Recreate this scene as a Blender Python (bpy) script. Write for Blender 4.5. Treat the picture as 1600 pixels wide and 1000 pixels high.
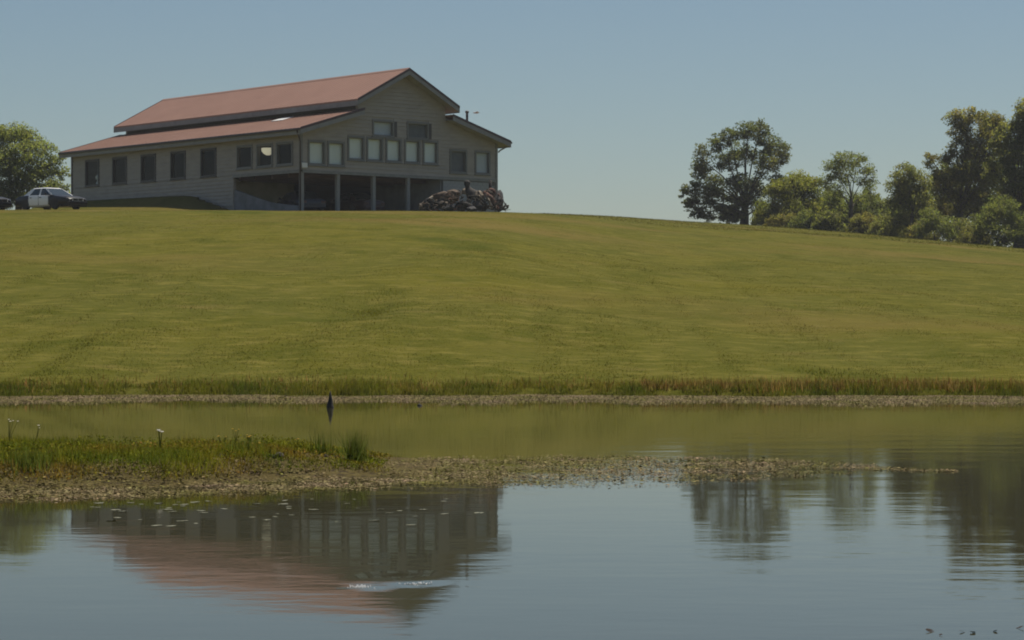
import bpy, bmesh, math, random
import numpy as np
from mathutils import Vector, Matrix
random.seed(7); RNG = np.random.default_rng(11)
for o in list(bpy.data.objects): bpy.data.objects.remove(o)
S = bpy.context.scene; C = S.collection
R = math.radians
# ------------------------------------------------------------------ camera, sky, sun, exposure
FPX, CAMH, HOR = 3750.0, 1.38, 505.0            # focal length in photo pixels, eye height over the water, horizon row
cam = bpy.data.cameras.new('camera'); co = bpy.data.objects.new('camera', cam); C.objects.link(co)
cam.sensor_width = 36; cam.lens = FPX/1600*36; cam.shift_y = (HOR-500)/1600
cam.clip_start = .1; cam.clip_end = 12000
co.location = (0, 0, CAMH); co.rotation_euler = (R(90), 0, 0); S.camera = co
SUN_EL, SUN_AZ = 67, 36                          # azimuth measured from +Y (straight ahead) towards +X
w = bpy.data.worlds.new('World'); S.world = w; w.use_nodes = True
nt = w.node_tree; nt.nodes.clear()
sky = nt.nodes.new('ShaderNodeTexSky'); sky.sky_type = 'NISHITA'; sky.sun_disc = False
sky.sun_elevation = R(SUN_EL); sky.sun_rotation = R(SUN_AZ)
sky.air_density = 1.0; sky.dust_density = .6; sky.ozone_density = 2.2; sky.altitude = 0
bg = nt.nodes.new('ShaderNodeBackground'); bg.inputs[1].default_value = .055
wo = nt.nodes.new('ShaderNodeOutputWorld')
hs = nt.nodes.new('ShaderNodeMixRGB'); hs.blend_type = 'MULTIPLY'; hs.inputs[0].default_value = 1; hs.inputs[2].default_value = (.955, 1, .985, 1)
nt.links.new(sky.outputs[0], hs.inputs[1]); nt.links.new(hs.outputs[0], bg.inputs[0]); nt.links.new(bg.outputs[0], wo.inputs[0])
sl = bpy.data.lights.new('sun', 'SUN'); sl.energy = 4.4; sl.angle = R(.53); sl.color = (1, .93, .79)
so = bpy.data.objects.new('sun', sl); C.objects.link(so)
d = Vector((math.sin(R(SUN_AZ))*math.cos(R(SUN_EL)), math.cos(R(SUN_AZ))*math.cos(R(SUN_EL)), math.sin(R(SUN_EL))))
so.rotation_euler = d.to_track_quat('Z', 'Y').to_euler(); so.location = (0, 0, 60)
S.view_settings.view_transform = 'Standard'; S.view_settings.look = 'None'
S.view_settings.exposure = .2; S.view_settings.gamma = 1; S.view_settings.use_curve_mapping = False
S.render.engine = 'CYCLES'; S.cycles.filter_width = 1.9

# ------------------------------------------------------------------ helpers
def tag(o, label=None, cat=None, group=None, kind=None):
    if label: o['label'] = label
    if cat: o['category'] = cat
    if group: o['group'] = group
    if kind: o['kind'] = kind
    return o
def link(name, me, mat=None, parent=None, loc=None, rot=None, smooth=False):
    o = bpy.data.objects.new(name, me); C.objects.link(o)
    if mat and not me.materials: me.materials.append(mat)
    if parent: o.parent = parent
    if loc is not None: o.location = loc
    if rot is not None: o.rotation_euler = rot
    if smooth: me.polygons.foreach_set('use_smooth', [True]*len(me.polygons))
    return o
def empty(name, loc, rz=0):
    o = bpy.data.objects.new(name, None); C.objects.link(o); o.location = loc; o.rotation_euler = (0, 0, rz); o.empty_display_size = .3
    return o
def copy_tree(o, parent=None):
    c = o.copy(); C.objects.link(c); c.parent = parent
    for ch in list(o.children): copy_tree(ch, c)
    return c
def soup(name, V, n, mat, parent=None, smooth=False, nrm=None):
    """V: (faces, n, 3) separate n-gons -> one mesh"""
    V = np.asarray(V, dtype=np.float32); k = len(V); me = bpy.data.meshes.new(name)
    me.vertices.add(k*n); me.vertices.foreach_set('co', V.reshape(-1))
    me.loops.add(k*n); me.loops.foreach_set('vertex_index', np.arange(k*n, dtype=np.int32))
    me.polygons.add(k); me.polygons.foreach_set('loop_start', np.arange(0, k*n, n, dtype=np.int32))
    me.polygons.foreach_set('loop_total', np.full(k, n, dtype=np.int32))
    me.update(calc_edges=True)
    if nrm is not None:
        me.polygons.foreach_set('use_smooth', np.ones(k, dtype=bool)); me.normals_split_custom_set_from_vertices(np.repeat(nrm, n, axis=0).astype(np.float32))
    return link(name, me, mat, parent, smooth=smooth)
class MB:
    def __init__(s): s.v = []; s.f = []
    def poly(s, pts, faces):
        b = len(s.v); s.v += [tuple(p) for p in pts]; s.f += [tuple(b+i for i in f) for f in faces]; return s
    def box(s, x0, x1, y0, y1, z0, z1):
        return s.poly([(x0,y0,z0),(x1,y0,z0),(x1,y1,z0),(x0,y1,z0),(x0,y0,z1),(x1,y0,z1),(x1,y1,z1),(x0,y1,z1)],
                      [(0,3,2,1),(4,5,6,7),(0,1,5,4),(1,2,6,5),(2,3,7,6),(3,0,4,7)])
    def prism(s, a, b):          # two matching loops
        n = len(a)
        return s.poly(list(a)+list(b), [tuple(range(n))[::-1], tuple(range(n, 2*n))]+[(i,(i+1)%n,n+(i+1)%n,n+i) for i in range(n)])
    def tube(s, pts, rad, n=8):
        pts = [Vector(p) for p in pts]; rings = []; b = len(s.v)
        for i, p in enumerate(pts):
            t = (pts[min(i+1,len(pts)-1)]-pts[max(i-1,0)]).normalized()
            u = t.cross(Vector((0,0,1)) if abs(t.z) < .9 else Vector((1,0,0))).normalized(); q = t.cross(u)
            r = rad[i] if isinstance(rad, (list,tuple)) else rad
            for k in range(n):
                a = 2*math.pi*k/n; s.v.append(tuple(p+(u*math.cos(a)+q*math.sin(a))*r))
        m = len(pts)
        for i in range(m-1):
            for k in range(n):
                s.f.append((b+i*n+k, b+i*n+(k+1)%n, b+(i+1)*n+(k+1)%n, b+(i+1)*n+k))
        s.f.append(tuple(b+k for k in range(n))[::-1]); s.f.append(tuple(b+(m-1)*n+k for k in range(n)))
        return s
    def mesh(s, name):
        me = bpy.data.meshes.new(name); me.from_pydata(s.v, [], s.f); me.update()
        bm = bmesh.new(); bm.from_mesh(me); bmesh.ops.recalc_face_normals(bm, faces=bm.faces); bm.to_mesh(me); bm.free()
        return me
    def build(s, name, mat, parent=None, bevel=0, smooth=False, **k):
        o = link(name, s.mesh(name), mat, parent, smooth=smooth, **k)
        if bevel:
            m = o.modifiers.new('bevel', 'BEVEL'); m.width = bevel; m.segments = 2
        return o
def at(px, py, Y): return Vector(((px-800)*Y/FPX, Y, CAMH+(HOR-py)*Y/FPX))

# ---- node material helper
def mat(name, col=(.5,.5,.5), rough=.6, metal=0, noise=None, bump=None, spec=.5, island=0, trans=0, coord='Object'):
    """noise: list of (scale, colour, lo, hi, (stretch xyz)) layers mixed over col"""
    m = bpy.data.materials.new(name); m.use_nodes = True; N = m.node_tree.nodes; L = m.node_tree.links
    b = N['Principled BSDF']; b.inputs['Roughness'].default_value = rough; b.inputs['Metallic'].default_value = metal
    b.inputs['Specular IOR Level'].default_value = spec
    if coord == 'World': src = N.new('ShaderNodeNewGeometry').outputs['Position']
    else: src = N.new('ShaderNodeTexCoord').outputs['Object']
    rgb = N.new('ShaderNodeRGB'); rgb.outputs[0].default_value = (*col, 1); cur = rgb.outputs[0]
    for sc, c2, lo, hi, st in (noise or []):
        mp = N.new('ShaderNodeMapping'); mp.inputs['Scale'].default_value = st; L.new(src, mp.inputs[0])
        n = N.new('ShaderNodeTexNoise'); n.inputs['Scale'].default_value = sc; n.inputs['Detail'].default_value = 5; n.inputs['Roughness'].default_value = .6
        L.new(mp.outputs[0], n.inputs[0])
        mr = N.new('ShaderNodeMapRange'); mr.inputs[1].default_value = lo; mr.inputs[2].default_value = hi; L.new(n.outputs[0], mr.inputs[0])
        mx = N.new('ShaderNodeMixRGB'); L.new(mr.outputs[0], mx.inputs[0]); L.new(cur, mx.inputs[1]); mx.inputs[2].default_value = (*c2, 1); cur = mx.outputs[0]
    if island:
        g = N.new('ShaderNodeNewGeometry'); hs = N.new('ShaderNodeHueSaturation')
        mr = N.new('ShaderNodeMapRange'); mr.inputs[3].default_value = 1-island; mr.inputs[4].default_value = 1+island
        L.new(g.outputs['Random Per Island'], mr.inputs[0]); L.new(mr.outputs[0], hs.inputs['Value'])
        m2 = N.new('ShaderNodeMath'); m2.operation = 'MULTIPLY'; m2.inputs[1].default_value = 7.13; L.new(g.outputs['Random Per Island'], m2.inputs[0])
        fr = N.new('ShaderNodeMath'); fr.operation = 'FRACT'; L.new(m2.outputs[0], fr.inputs[0])
        mh = N.new('ShaderNodeMapRange'); mh.inputs[3].default_value = .5-.025; mh.inputs[4].default_value = .5+.02; L.new(fr.outputs[0], mh.inputs[0])
        L.new(mh.outputs[0], hs.inputs['Hue']); L.new(cur, hs.inputs['Color']); cur = hs.outputs[0]
    L.new(cur, b.inputs['Base Color'])
    if bump:
        n = N.new('ShaderNodeTexNoise'); n.inputs['Scale'].default_value = bump[0]; n.inputs['Detail'].default_value = 4; L.new(src, n.inputs[0])
        bp = N.new('ShaderNodeBump'); bp.inputs['Strength'].default_value = 1; bp.inputs['Distance'].default_value = bump[1]
        L.new(n.outputs[0], bp.inputs['Height']); L.new(bp.outputs[0], b.inputs['Normal'])
    if trans:
        t = N.new('ShaderNodeBsdfTranslucent'); gm = N.new('ShaderNodeMixRGB'); gm.blend_type = 'MULTIPLY'; gm.inputs[0].default_value = 1; gm.inputs[2].default_value = (1.45,1.5,1.1,1); L.new(cur, gm.inputs[1]); L.new(gm.outputs[0], t.inputs[0])
        mx = N.new('ShaderNodeMixShader'); mx.inputs[0].default_value = trans
        L.new(b.outputs[0], mx.inputs[1]); L.new(t.outputs[0], mx.inputs[2]); L.new(mx.outputs[0], N['Material Output'].inputs[0])
    return m
ONE = (1,1,1)
GL = [(.10, (.112,.102,.014), .40, .66, (1,.7,1)), (.42, (.070,.074,.009), .48, .68, (.9,1,1)), (1.8, (.150,.130,.030), .48, .70, (.6,1,1)), (4.5, (.062,.068,.009), .54, .72, (.7,1,1)), (.045, (.135,.106,.028), .52, .66, (.8,1,1)), (.16, (.062,.070,.009), .58, .74, (1,.7,1)), (.7, (.140,.115,.034), .60, .74, (.6,1,1))]
M = {}
M['ground'] = mat('mown_grass_ground', (.090,.089,.016), .95, noise=GL, bump=(9, .05), spec=.02, coord='World')
M['blade'] = mat('mown_grass_blade', (.098,.097,.017), .9, noise=GL, spec=.03, island=.18, trans=.3, coord='World')
M['bank'] = mat('bank_grass', (.105,.106,.011), .8, noise=[(.9,(.060,.074,.008),.45,.58,ONE),(.16,(.15,.11,.018),.52,.68,ONE)], spec=.05, island=.35, trans=.4, coord='World')
M['weed'] = mat('russet_weed', (.15,.088,.022), .8, noise=[(1.2,(.12,.105,.016),.45,.6,ONE)], spec=.1, island=.4, trans=.2, coord='World')
M['spit_grass'] = mat('spit_grass', (.125,.128,.010), .8, noise=[(1.6,(.075,.095,.009),.48,.62,ONE),(1.1,(.17,.115,.018),.50,.62,ONE)], spec=.05, island=.4, trans=.3, coord='World')
M['rush'] = mat('rush', (.060,.082,.010), .8, spec=.05, island=.4, trans=.2)
M['mud'] = mat('mud', (.085,.066,.026), .9, noise=[(4,(.11,.088,.036),.45,.6,ONE),(14,(.04,.03,.02),.5,.65,ONE)], bump=(20,.02), spec=.03)
M['mat_leaf'] = mat('floating_leaf', (.195,.152,.070), .7, noise=[(1.1,(.13,.118,.022),.42,.58,ONE),(5,(.11,.085,.04),.52,.66,ONE),(1.3,(.215,.155,.095),.5,.65,ONE)], spec=.1, island=.4, coord='World')
M['pad'] = mat('lily_pad', (.19,.18,.09), .35, noise=[(30,(.2,.16,.08),.45,.7,ONE)], spec=.6)
M['siding'] = mat('painted_lap_siding', (.35,.315,.275), .65, noise=[(1.2,(.29,.26,.23),.4,.7,(1,1,3)),(9,(.38,.345,.305),.5,.8,(1,1,4))], bump=(30,.002))
M['trim'] = mat('grey_trim', (.22,.22,.21), .6, noise=[(3,(.17,.17,.165),.4,.7,ONE)])
M['fascia'] = mat('grey_fascia', (.24,.24,.245), .6, noise=[(2,(.19,.19,.2),.4,.7,ONE)])
M['soffit'] = mat('soffit', (.30,.29,.27), .7, noise=[(2,(.25,.24,.23),.4,.7,ONE)])
M['roof'] = mat('terracotta_metal_roof', (.285,.152,.108), .5, noise=[(.35,(.32,.175,.125),.4,.7,ONE),(4,(.25,.13,.092),.5,.75,(1,.2,1))], spec=.5)
M['roof_edge'] = mat('dark_roof_edge', (.06,.03,.035), .45)
M['gutter'] = mat('dark_brown_gutter', (.035,.022,.022), .4)
M['frame'] = mat('window_frame_grey', (.16,.16,.155), .5)
M['darkframe'] = mat('window_frame_dark', (.05,.045,.045), .5)
M['shade'] = mat('pale_window_shade', (.92,.93,.93), .8, noise=[(1.5,(.84,.86,.86),.4,.7,(1,1,.3))])
M['shade_blue'] = mat('grey_blue_window_shade', (.62,.64,.72), .8, noise=[(1.5,(.54,.56,.64),.4,.7,ONE)])
M['shade_dark'] = mat('dark_window_screen', (.16,.16,.18), .8, noise=[(1.5,(.12,.12,.14),.4,.7,ONE)])
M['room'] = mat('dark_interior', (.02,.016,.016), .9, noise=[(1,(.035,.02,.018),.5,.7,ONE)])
M['block'] = mat('concrete_block', (.33,.34,.36), .85, noise=[(2,(.27,.28,.30),.4,.7,ONE)], bump=(25,.004))
M['conc'] = mat('grey_concrete', (.20,.205,.22), .85, noise=[(1.2,(.14,.145,.155),.4,.65,ONE)], bump=(12,.01))
M['post'] = mat('grey_post', (.27,.27,.26), .65, noise=[(2,(.22,.22,.22),.4,.7,(1,1,.3))])
M['tan'] = mat('tan_plaster', (.46,.41,.27), .85, noise=[(.8,(.34,.31,.19),.4,.65,ONE)])
M['beam'] = mat('brown_timber', (.10,.055,.04), .75, noise=[(6,(.06,.035,.025),.4,.7,(.2,1,1))])
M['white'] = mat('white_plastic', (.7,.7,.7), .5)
M['glow'] = mat('cream_glow', (.9,.85,.68), .7)
_b = M['glow'].node_tree.nodes['Principled BSDF']; _b.inputs['Emission Color'].default_value = (1,.9,.66,1); _b.inputs['Emission Strength'].default_value = .3
M['steel'] = mat('dark_stovepipe', (.05,.05,.055), .5, metal=.4, noise=[(6,(.09,.06,.05),.5,.7,ONE)])
M['rubber'] = mat('tyre_rubber', (.018,.018,.019), .8)
M['black_paint'] = mat('black_car_paint', (.010,.010,.014), .35, spec=.35)
M['white_paint'] = mat('white_car_paint', (.86,.86,.88), .25, spec=.5)
M['blue_paint'] = mat('dark_blue_car_paint', (.02,.025,.045), .25, spec=.6)
M['maroon_paint'] = mat('dark_maroon_car_paint', (.05,.018,.02), .3, spec=.6)
M['chrome'] = mat('chrome', (.75,.75,.77), .18, metal=1)
M['rim'] = mat('steel_rim', (.28,.28,.3), .35, metal=.8)
M['glassdark'] = mat('tinted_car_glass', (.03,.04,.045), .06, spec=.8)
M['lens'] = mat('headlight_lens', (.85,.85,.85), .1, spec=.8)
M['bark'] = mat('bark', (.055,.042,.03), .9, noise=[(3,(.09,.075,.055),.45,.7,(1,1,.2))], bump=(10,.03))
M['deadwood'] = mat('weathered_brown_wood', (.07,.043,.028), .85, noise=[(4,(.12,.08,.05),.45,.7,(1,1,.2)),(2,(.09,.05,.035),.5,.7,ONE)], bump=(14,.03))
M['redwood'] = mat('reddish_rotten_wood', (.10,.042,.03), .85, noise=[(5,(.16,.075,.05),.45,.7,(1,1,.2))], bump=(14,.03))
M['darkwood'] = mat('blackened_wood', (.03,.027,.024), .9, noise=[(5,(.06,.05,.045),.45,.7,ONE)], bump=(14,.02))
M['rock'] = mat('brown_boulder', (.10,.078,.062), .85, noise=[(2,(.15,.115,.085),.45,.65,ONE),(6,(.05,.04,.034),.5,.7,ONE)], bump=(7,.04))
M['rock_pale'] = mat('pale_boulder', (.26,.21,.155), .85, noise=[(2,(.17,.135,.1),.45,.65,ONE)], bump=(7,.04))
M['rock_dark'] = mat('dark_boulder', (.05,.047,.052), .85, noise=[(2,(.09,.08,.08),.45,.65,ONE)], bump=(7,.04))
M['petal'] = mat('white_petal', (.75,.72,.78), .7, trans=.2)
M['yellow'] = mat('yellow_petal', (.62,.38,.05), .7, trans=.2)
M['bird'] = mat('grey_feather', (.3,.3,.31), .8, noise=[(20,(.6,.6,.6),.5,.6,ONE)])

def glass_mat():
    m = bpy.data.materials.new('window_glass'); m.use_nodes = True; N = m.node_tree.nodes; L = m.node_tree.links
    b = N['Principled BSDF']; N.remove(b)
    t = N.new('ShaderNodeBsdfTransparent'); t.inputs[0].default_value = (.93,.95,.94,1)
    g = N.new('ShaderNodeBsdfGlossy'); g.inputs['Roughness'].default_value = .02
    f = N.new('ShaderNodeFresnel'); f.inputs[0].default_value = 1.22
    ge = N.new('ShaderNodeNewGeometry'); iv = N.new('ShaderNodeMath'); iv.operation = 'SUBTRACT'; iv.inputs[0].default_value = 1; L.new(ge.outputs['Backfacing'], iv.inputs[1])
    mu = N.new('ShaderNodeMath'); mu.operation = 'MULTIPLY'; L.new(f.outputs[0], mu.inputs[0]); L.new(iv.outputs[0], mu.inputs[1])
    mx = N.new('ShaderNodeMixShader'); L.new(mu.outputs[0], mx.inputs[0]); L.new(t.outputs[0], mx.inputs[1]); L.new(g.outputs[0], mx.inputs[2])
    L.new(mx.outputs[0], N['Material Output'].inputs[0]); return m
M['glass'] = glass_mat()

# ------------------------------------------------------------------ terrain
def table(px, vals, sm=.012):
    u = np.linspace(-.42, .42, 841); v = np.interp(u, (np.array(px)-800)/FPX, vals)
    k = np.exp(-.5*(np.arange(-60, 61)*.001/sm)**2); k /= k.sum()
    return u, np.convolve(np.pad(v, 60, mode='edge'), k, 'valid')
_PX = [-800, 0, 130, 300, 470, 640, 790, 930, 1060, 1200, 1330, 1460, 1600, 2300]
YC = table(_PX, [158,158,157,150,146,146,150,185,222,226,222,212,205,190], .016)
PC = table(_PX, [331,328,327,328.5,329.5,329.5,331.5,337,345.5,354,364,376,389.5,470], .006)
def shore(X): return 45.1+.34*np.sin(X*.9+1)+.16*np.sin(X*2.3)+.1*np.sin(X*4.9)+.5*np.sin(X*.13+2)
BA = R(41.07); BC, BS = math.cos(BA), math.sin(BA); B0 = (-13.2, 150.0)
def sstep(e0, e1, v):
    t = np.clip((v-e0)/(e1-e0), 0, 1); return t*t*(3-2*t)
def terrain(X, Y):
    X = np.asarray(X, float); Y = np.asarray(Y, float)
    Ys = shore(X); u = np.clip(X/np.maximum(Y, 40), -.4, .4)
    Yc = np.interp(u, *YC); te = (HOR-np.interp(u, *PC))/FPX; zc = CAMH+te*Yc
    s = (Y-Ys-.8)/(Yc-Ys-.8); zb = .13
    g1 = te*(Yc-Ys)/(zc-zb); a = 2-g1
    sc = np.clip(s, 0, 1); hill = zb+(zc-zb)*(a*sc+(1-a)*sc*sc)
    over = np.maximum(Y-Yc, 0)
    hill = hill+te*.93*34*(1-np.exp(-over/34))
    fade = sstep(0, .12, sc)*(1-sstep(.8, 1., sc))
    hill = hill+fade*(.10*np.sin(X*.21+.5*np.sin(Y*.08))*np.sin(Y*.11+X*.04)+.05*np.sin(X*.5+2)*np.sin(Y*.33+1)+.025*np.sin(X*1.3+np.sin(Y*.6)*2)*np.sin(Y*.9+X*.3))
    gx, gy = X+3.75, Y-62                                     # shallow gully low on the slope
    hill = hill-.16*np.exp(-(gx/.9)**2-(gy/3.5)**2)
    # bank of earth along the side wall of the building
    lx = (X-B0[0])*BC+(Y-B0[1])*BS; ly = -(X-B0[0])*BS+(Y-B0[1])*BC
    tgt = 8.35+(9.85-8.35)*sstep(4.5, 13, ly)+.012*np.maximum(ly-13, 0)
    wgt = sstep(-3.4, -.5, lx)*(1-sstep(16.4, 22, lx))*sstep(-1.5, 1.5, ly)*(1-sstep(27, 34, ly))
    hill = np.where(wgt > 0, hill*(1-wgt)+np.where(lx > 0, np.minimum(tgt, 8.3), tgt)*wgt, hill)
    # pond
    inside = np.minimum(np.minimum(Y-1.5, Ys-Y), 80-np.abs(X))
    low = np.where(Y < 20, .25+.02*np.maximum(-Y, 0), hill)
    k = sstep(-.7, .35, inside)
    z = low*(1-k)+(-.6)*k
    # low spit running in from the left
    xr = np.clip((X+1.0)/-3.4, 0, 1)
    yn = 19.9+1.7*np.exp(-((X+1)/1.6)**2)*1.0+.12*np.sin(X*3)+np.clip((-4-X)*.05, 0, 1); yf = 24.5+.15*np.sin(X*2.1)
    e = np.minimum(np.minimum(Y-yn, yf-Y), (-.75-X)*.55)
    z = np.maximum(z, -.6+.6*sstep(-.8, 0, e)+.17*sstep(-.05, .9, e)*np.where(Y < 30, 1, 0)) if True else z
    return z
def axis(core, outer):
    return np.array(sorted(set(list(core)+list(outer))))
xs = axis(np.concatenate([np.arange(-46, -7, .55), np.arange(-7, 0, .14), np.arange(0, 46.01, .55)]), [-900,-600,-350,-220,-150,-110,-88,-80,-74,-64,-54,54,64,74,80,88,110,150,220,350,600,900])
ys = axis(np.concatenate([np.arange(15, 27, .2), np.arange(28, 43.5, 1), np.arange(43.5, 47, .15), np.arange(47, 200, .6), np.arange(200, 262, 1.2)]),
          [-400,-200,-100,-50,-20,-8,-2,0,.8,1.5,2.2,3,6,10,12.5,275,290,310,340,380,450,550,700,900,1200])
GX, GY = np.meshgrid(xs, ys); GZ = terrain(GX, GY)
n0, n1 = GX.shape; idx = np.arange(n0*n1).reshape(n0, n1)
V = np.stack([GX, GY, GZ], -1).reshape(-1, 3)
Fq = np.stack([idx[:-1,:-1], idx[:-1,1:], idx[1:,1:], idx[1:,:-1]], -1).reshape(-1, 4)
me = bpy.data.meshes.new('hill'); me.from_pydata(V.tolist(), [], Fq.tolist()); me.update()
ground = link('hill', me, M['ground'], smooth=True); tag(ground, kind='structure')
# spit gets mud colour by a second material, by height and place
me.materials.append(M['mud'])
cy = (GY[:-1,:-1]+GY[1:,1:]).ravel()/2; cz = (GZ[:-1,:-1]+GZ[1:,1:]).ravel()/2
me.polygons.foreach_set('material_index', ((cy < 45.2) & (cy > 3)).astype(np.int32)); me.update()

def water_mat():
    m = bpy.data.materials.new('pond_water'); m.use_nodes = True; N = m.node_tree.nodes; L = m.node_tree.links
    b = N['Principled BSDF']; b.inputs['Base Color'].default_value = (.040,.037,.016,1); b.inputs['Roughness'].default_value = .03
    b.inputs['IOR'].default_value = 1.33; b.inputs['Specular IOR Level'].default_value = .5
    p = N.new('ShaderNodeNewGeometry').outputs['Position']
    def wave(sc, st, det=3):
        mp = N.new('ShaderNodeMapping'); mp.inputs['Scale'].default_value = st; L.new(p, mp.inputs[0])
        n = N.new('ShaderNodeTexNoise'); n.inputs['Scale'].default_value = sc; n.inputs['Detail'].default_value = det; L.new(mp.outputs[0], n.inputs[0]); return n.outputs[0]
    def math2(op, a, bb):
        q = N.new('ShaderNodeMath'); q.operation = op
        for i, v in enumerate((a, bb)):
            if isinstance(v, (int, float)): q.inputs[i].default_value = v
            else: L.new(v, q.inputs[i])
        return q.outputs[0]
    h = math2('ADD', math2('MULTIPLY', wave(1.2, (.5,1,1)), .0024), math2('MULTIPLY', wave(7, (.45,1,1)), .00050))
    h = math2('ADD', h, math2('MULTIPLY', wave(26, (.5,1,1)), .00012))
    # calm / breezy patches
    pt = wave(.11, (1,1,1), 1); mr = N.new('ShaderNodeMapRange'); mr.inputs[1].default_value = .35; mr.inputs[2].default_value = .65; mr.inputs[3].default_value = .45; mr.inputs[4].default_value = 1.15; L.new(pt, mr.inputs[0])
    h = math2('MULTIPLY', h, mr.outputs[0])
    sx = N.new('ShaderNodeSeparateXYZ'); L.new(p, sx.inputs[0]); wr = N.new('ShaderNodeMapRange'); wr.interpolation_type = 'SMOOTHSTEP'; wr.inputs[1].default_value = .3; wr.inputs[2].default_value = 3.2; wr.inputs[3].default_value = 1; wr.inputs[4].default_value = 1.9; L.new(sx.outputs[0], wr.inputs[0])
    h = math2('MULTIPLY', h, wr.outputs[0])
    # swirl left by a fish: rings that die away from their middle
    sw_ = math2('SUBTRACT', wave(15, (.45,1,1), 3), .5); sw2 = math2('SUBTRACT', wave(45, (.6,1,1), 3), .5)
    for (cx, cyy, rx_, ry_, amp, src_) in ((-.70, 12.85, .26, .55, .0036, 1.0), (-.50, 12.95, .22, .50, .0030, 1.0), (-.66, 12.8, .36, .5, .0006, sw_), (-.86, 12.5, .07, .05, .004, sw2), (-.50, 12.68, .10, .05, .004, sw2)):
        mp = N.new('ShaderNodeMapping'); mp.vector_type = 'TEXTURE'; mp.inputs['Location'].default_value = (cx, cyy, 0); mp.inputs['Scale'].default_value = (rx_, ry_, 1); L.new(p, mp.inputs[0])
        v = N.new('ShaderNodeVectorMath'); v.operation = 'LENGTH'; L.new(mp.outputs[0], v.inputs[0])
        fall = N.new('ShaderNodeMapRange'); fall.interpolation_type = 'SMOOTHSTEP'; fall.inputs[1].default_value = 1; fall.inputs[2].default_value = .1; fall.inputs[3].default_value = 0; fall.inputs[4].default_value = amp
        L.new(v.outputs['Value'], fall.inputs[0]); h = math2('ADD', h, math2('MULTIPLY', src_, fall.outputs[0]))
    bp = N.new('ShaderNodeBump'); bp.inputs['Strength'].default_value = 1; bp.inputs['Distance'].default_value = 1
    L.new(h, bp.inputs['Height']); L.new(bp.outputs[0], b.inputs['Normal'])
    return m
wm = MB().poly([(-90,-1,0),(90,-1,0),(90,47,0),(-90,47,0)], [(0,1,2,3)]).mesh('pond_water')
tag(link('pond_water', wm, water_mat()), kind='structure')

# ------------------------------------------------------------------ the building
BZ = 0.0
bld = empty('lakeside_building', (B0[0], B0[1], 0), BA)
tag(bld, 'long grey building with red metal roof on top of the grassy hill', 'building')
BW, BL = 16.1, 27.5                     # width of the gable end, length
SID_Z = 11.0                            # underside of the siding over the open bays
CX0, CX1 = 4.42, 11.68                  # raised middle section
def low_roof(x): xx = x if x < BW/2 else BW-x; return 13.54+.297*(xx+.62)      # roof top surface
def up_roof(x): return 17.8-.525*abs(x-BW/2)
def roofline(x):                        # top of the wall under the roofs
    if CX0 <= x <= CX1: return up_roof(x)-.2
    return low_roof(x)-.17
def wall_mesh(name, x_breaks, top, zb, holes, to3, thick, material, parent):
    xsb = sorted(set(list(x_breaks)+[h[0] for h in holes]+[h[1] for h in holes])); mb = MB()
    for a, b in zip(xsb[:-1], xsb[1:]):
        mid = (a+b)/2; hs = sorted([h for h in holes if h[0] < mid < h[1]], key=lambda h: h[2])
        z = zb(mid) if callable(zb) else zb; segs = []
        for h in hs: segs.append((z, h[2], False)); z = h[3]
        segs.append((z, None, True))
        for z0, z1, last in segs:
            za, zb_ = (top(a+1e-4), top(b-1e-4)) if last else (z1, z1)
            lo = [to3(a,z0,0), to3(b,z0,0), to3(b,zb_,0), to3(a,za,0)]; hi = [to3(a,z0,thick), to3(b,z0,thick), to3(b,zb_,thick), to3(a,za,thick)]
            mb.prism(lo, hi)
    return mb.build(name, material, parent)
def boards(parent, x_lo, x_hi, zs, ze, holes, limits, to3, step=.24):
    """lap boards, each its own piece; limits(z) -> list of (lo, hi) spans"""
    z = zs
    while z < ze-.02:
        z1 = min(z+step, ze)
        cut = [(h[0]-.11, h[1]+.11) for h in holes if h[2]-.11 < z1-.01 and h[3]+.11 > z+.01]
        for a, b in limits(z1):
            spans = [(a, b)]
            for c0, c1 in cut:
                ns = []
                for s0, s1 in spans:
                    if c1 <= s0 or c0 >= s1: ns.append((s0, s1)); continue
                    if c0-s0 > .04: ns.append((s0, c0))
                    if s1-c1 > .04: ns.append((c1, s1))
                spans = ns
            for s0, s1 in spans:
                pts = [to3(s0,z,-.003), to3(s1,z,-.003), to3(s1,z,-.055), to3(s0,z,-.055), to3(s0,z1+.012,-.003), to3(s1,z1+.012,-.003), to3(s1,z1+.012,-.010), to3(s0,z1+.012,-.010)]
                MB().poly(pts, [(0,1,2,3),(4,7,6,5),(3,2,6,7),(0,3,7,4),(1,5,6,2),(0,4,5,1)]).build('siding_board', M['siding'], parent)
        z += step
def side3(t, z, d): return (d, t, z)      # side wall: outward is -x  (d<0 outward)
def front3(t, z, d): return (t, d, z)     # gable wall: outward is -y
side_win = [(23.92,25.58,11.08,12.77),(20.32,21.98,11.08,12.77),(16.66,18.32,11.08,12.77),(13.02,14.64,11.08,12.77),(9.40,11.03,11.08,12.77),
            (5.28,6.87,11.40,12.74),(3.05,4.64,11.40,12.70),(.88,2.47,11.40,12.70)]
front_win = [(.62,1.79,11.38,12.77),(2.14,3.30,11.38,12.77),(3.73,4.88,11.83,13.2),(5.24,6.38,11.83,13.2),(6.80,7.90,11.83,13.2),(8.33,9.44,11.83,13.2),(9.87,10.95,11.83,13.2),
             (5.71,7.27,13.43,14.33),(8.54,10.14,13.43,14.36),(12.14,13.41,11.35,12.74),(14.30,15.44,11.35,12.74)]
HOLE = (0, 7.35)                          # open bay in the side wall near the corner
side_top = 13.54+.297*.62-.17
sw = wall_mesh('side_wall', [0, 7.35, BL], lambda x: side_top, lambda m: SID_Z if m < 7.35 else 8.2, side_win, side3, .16, M['siding'], bld)
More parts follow.
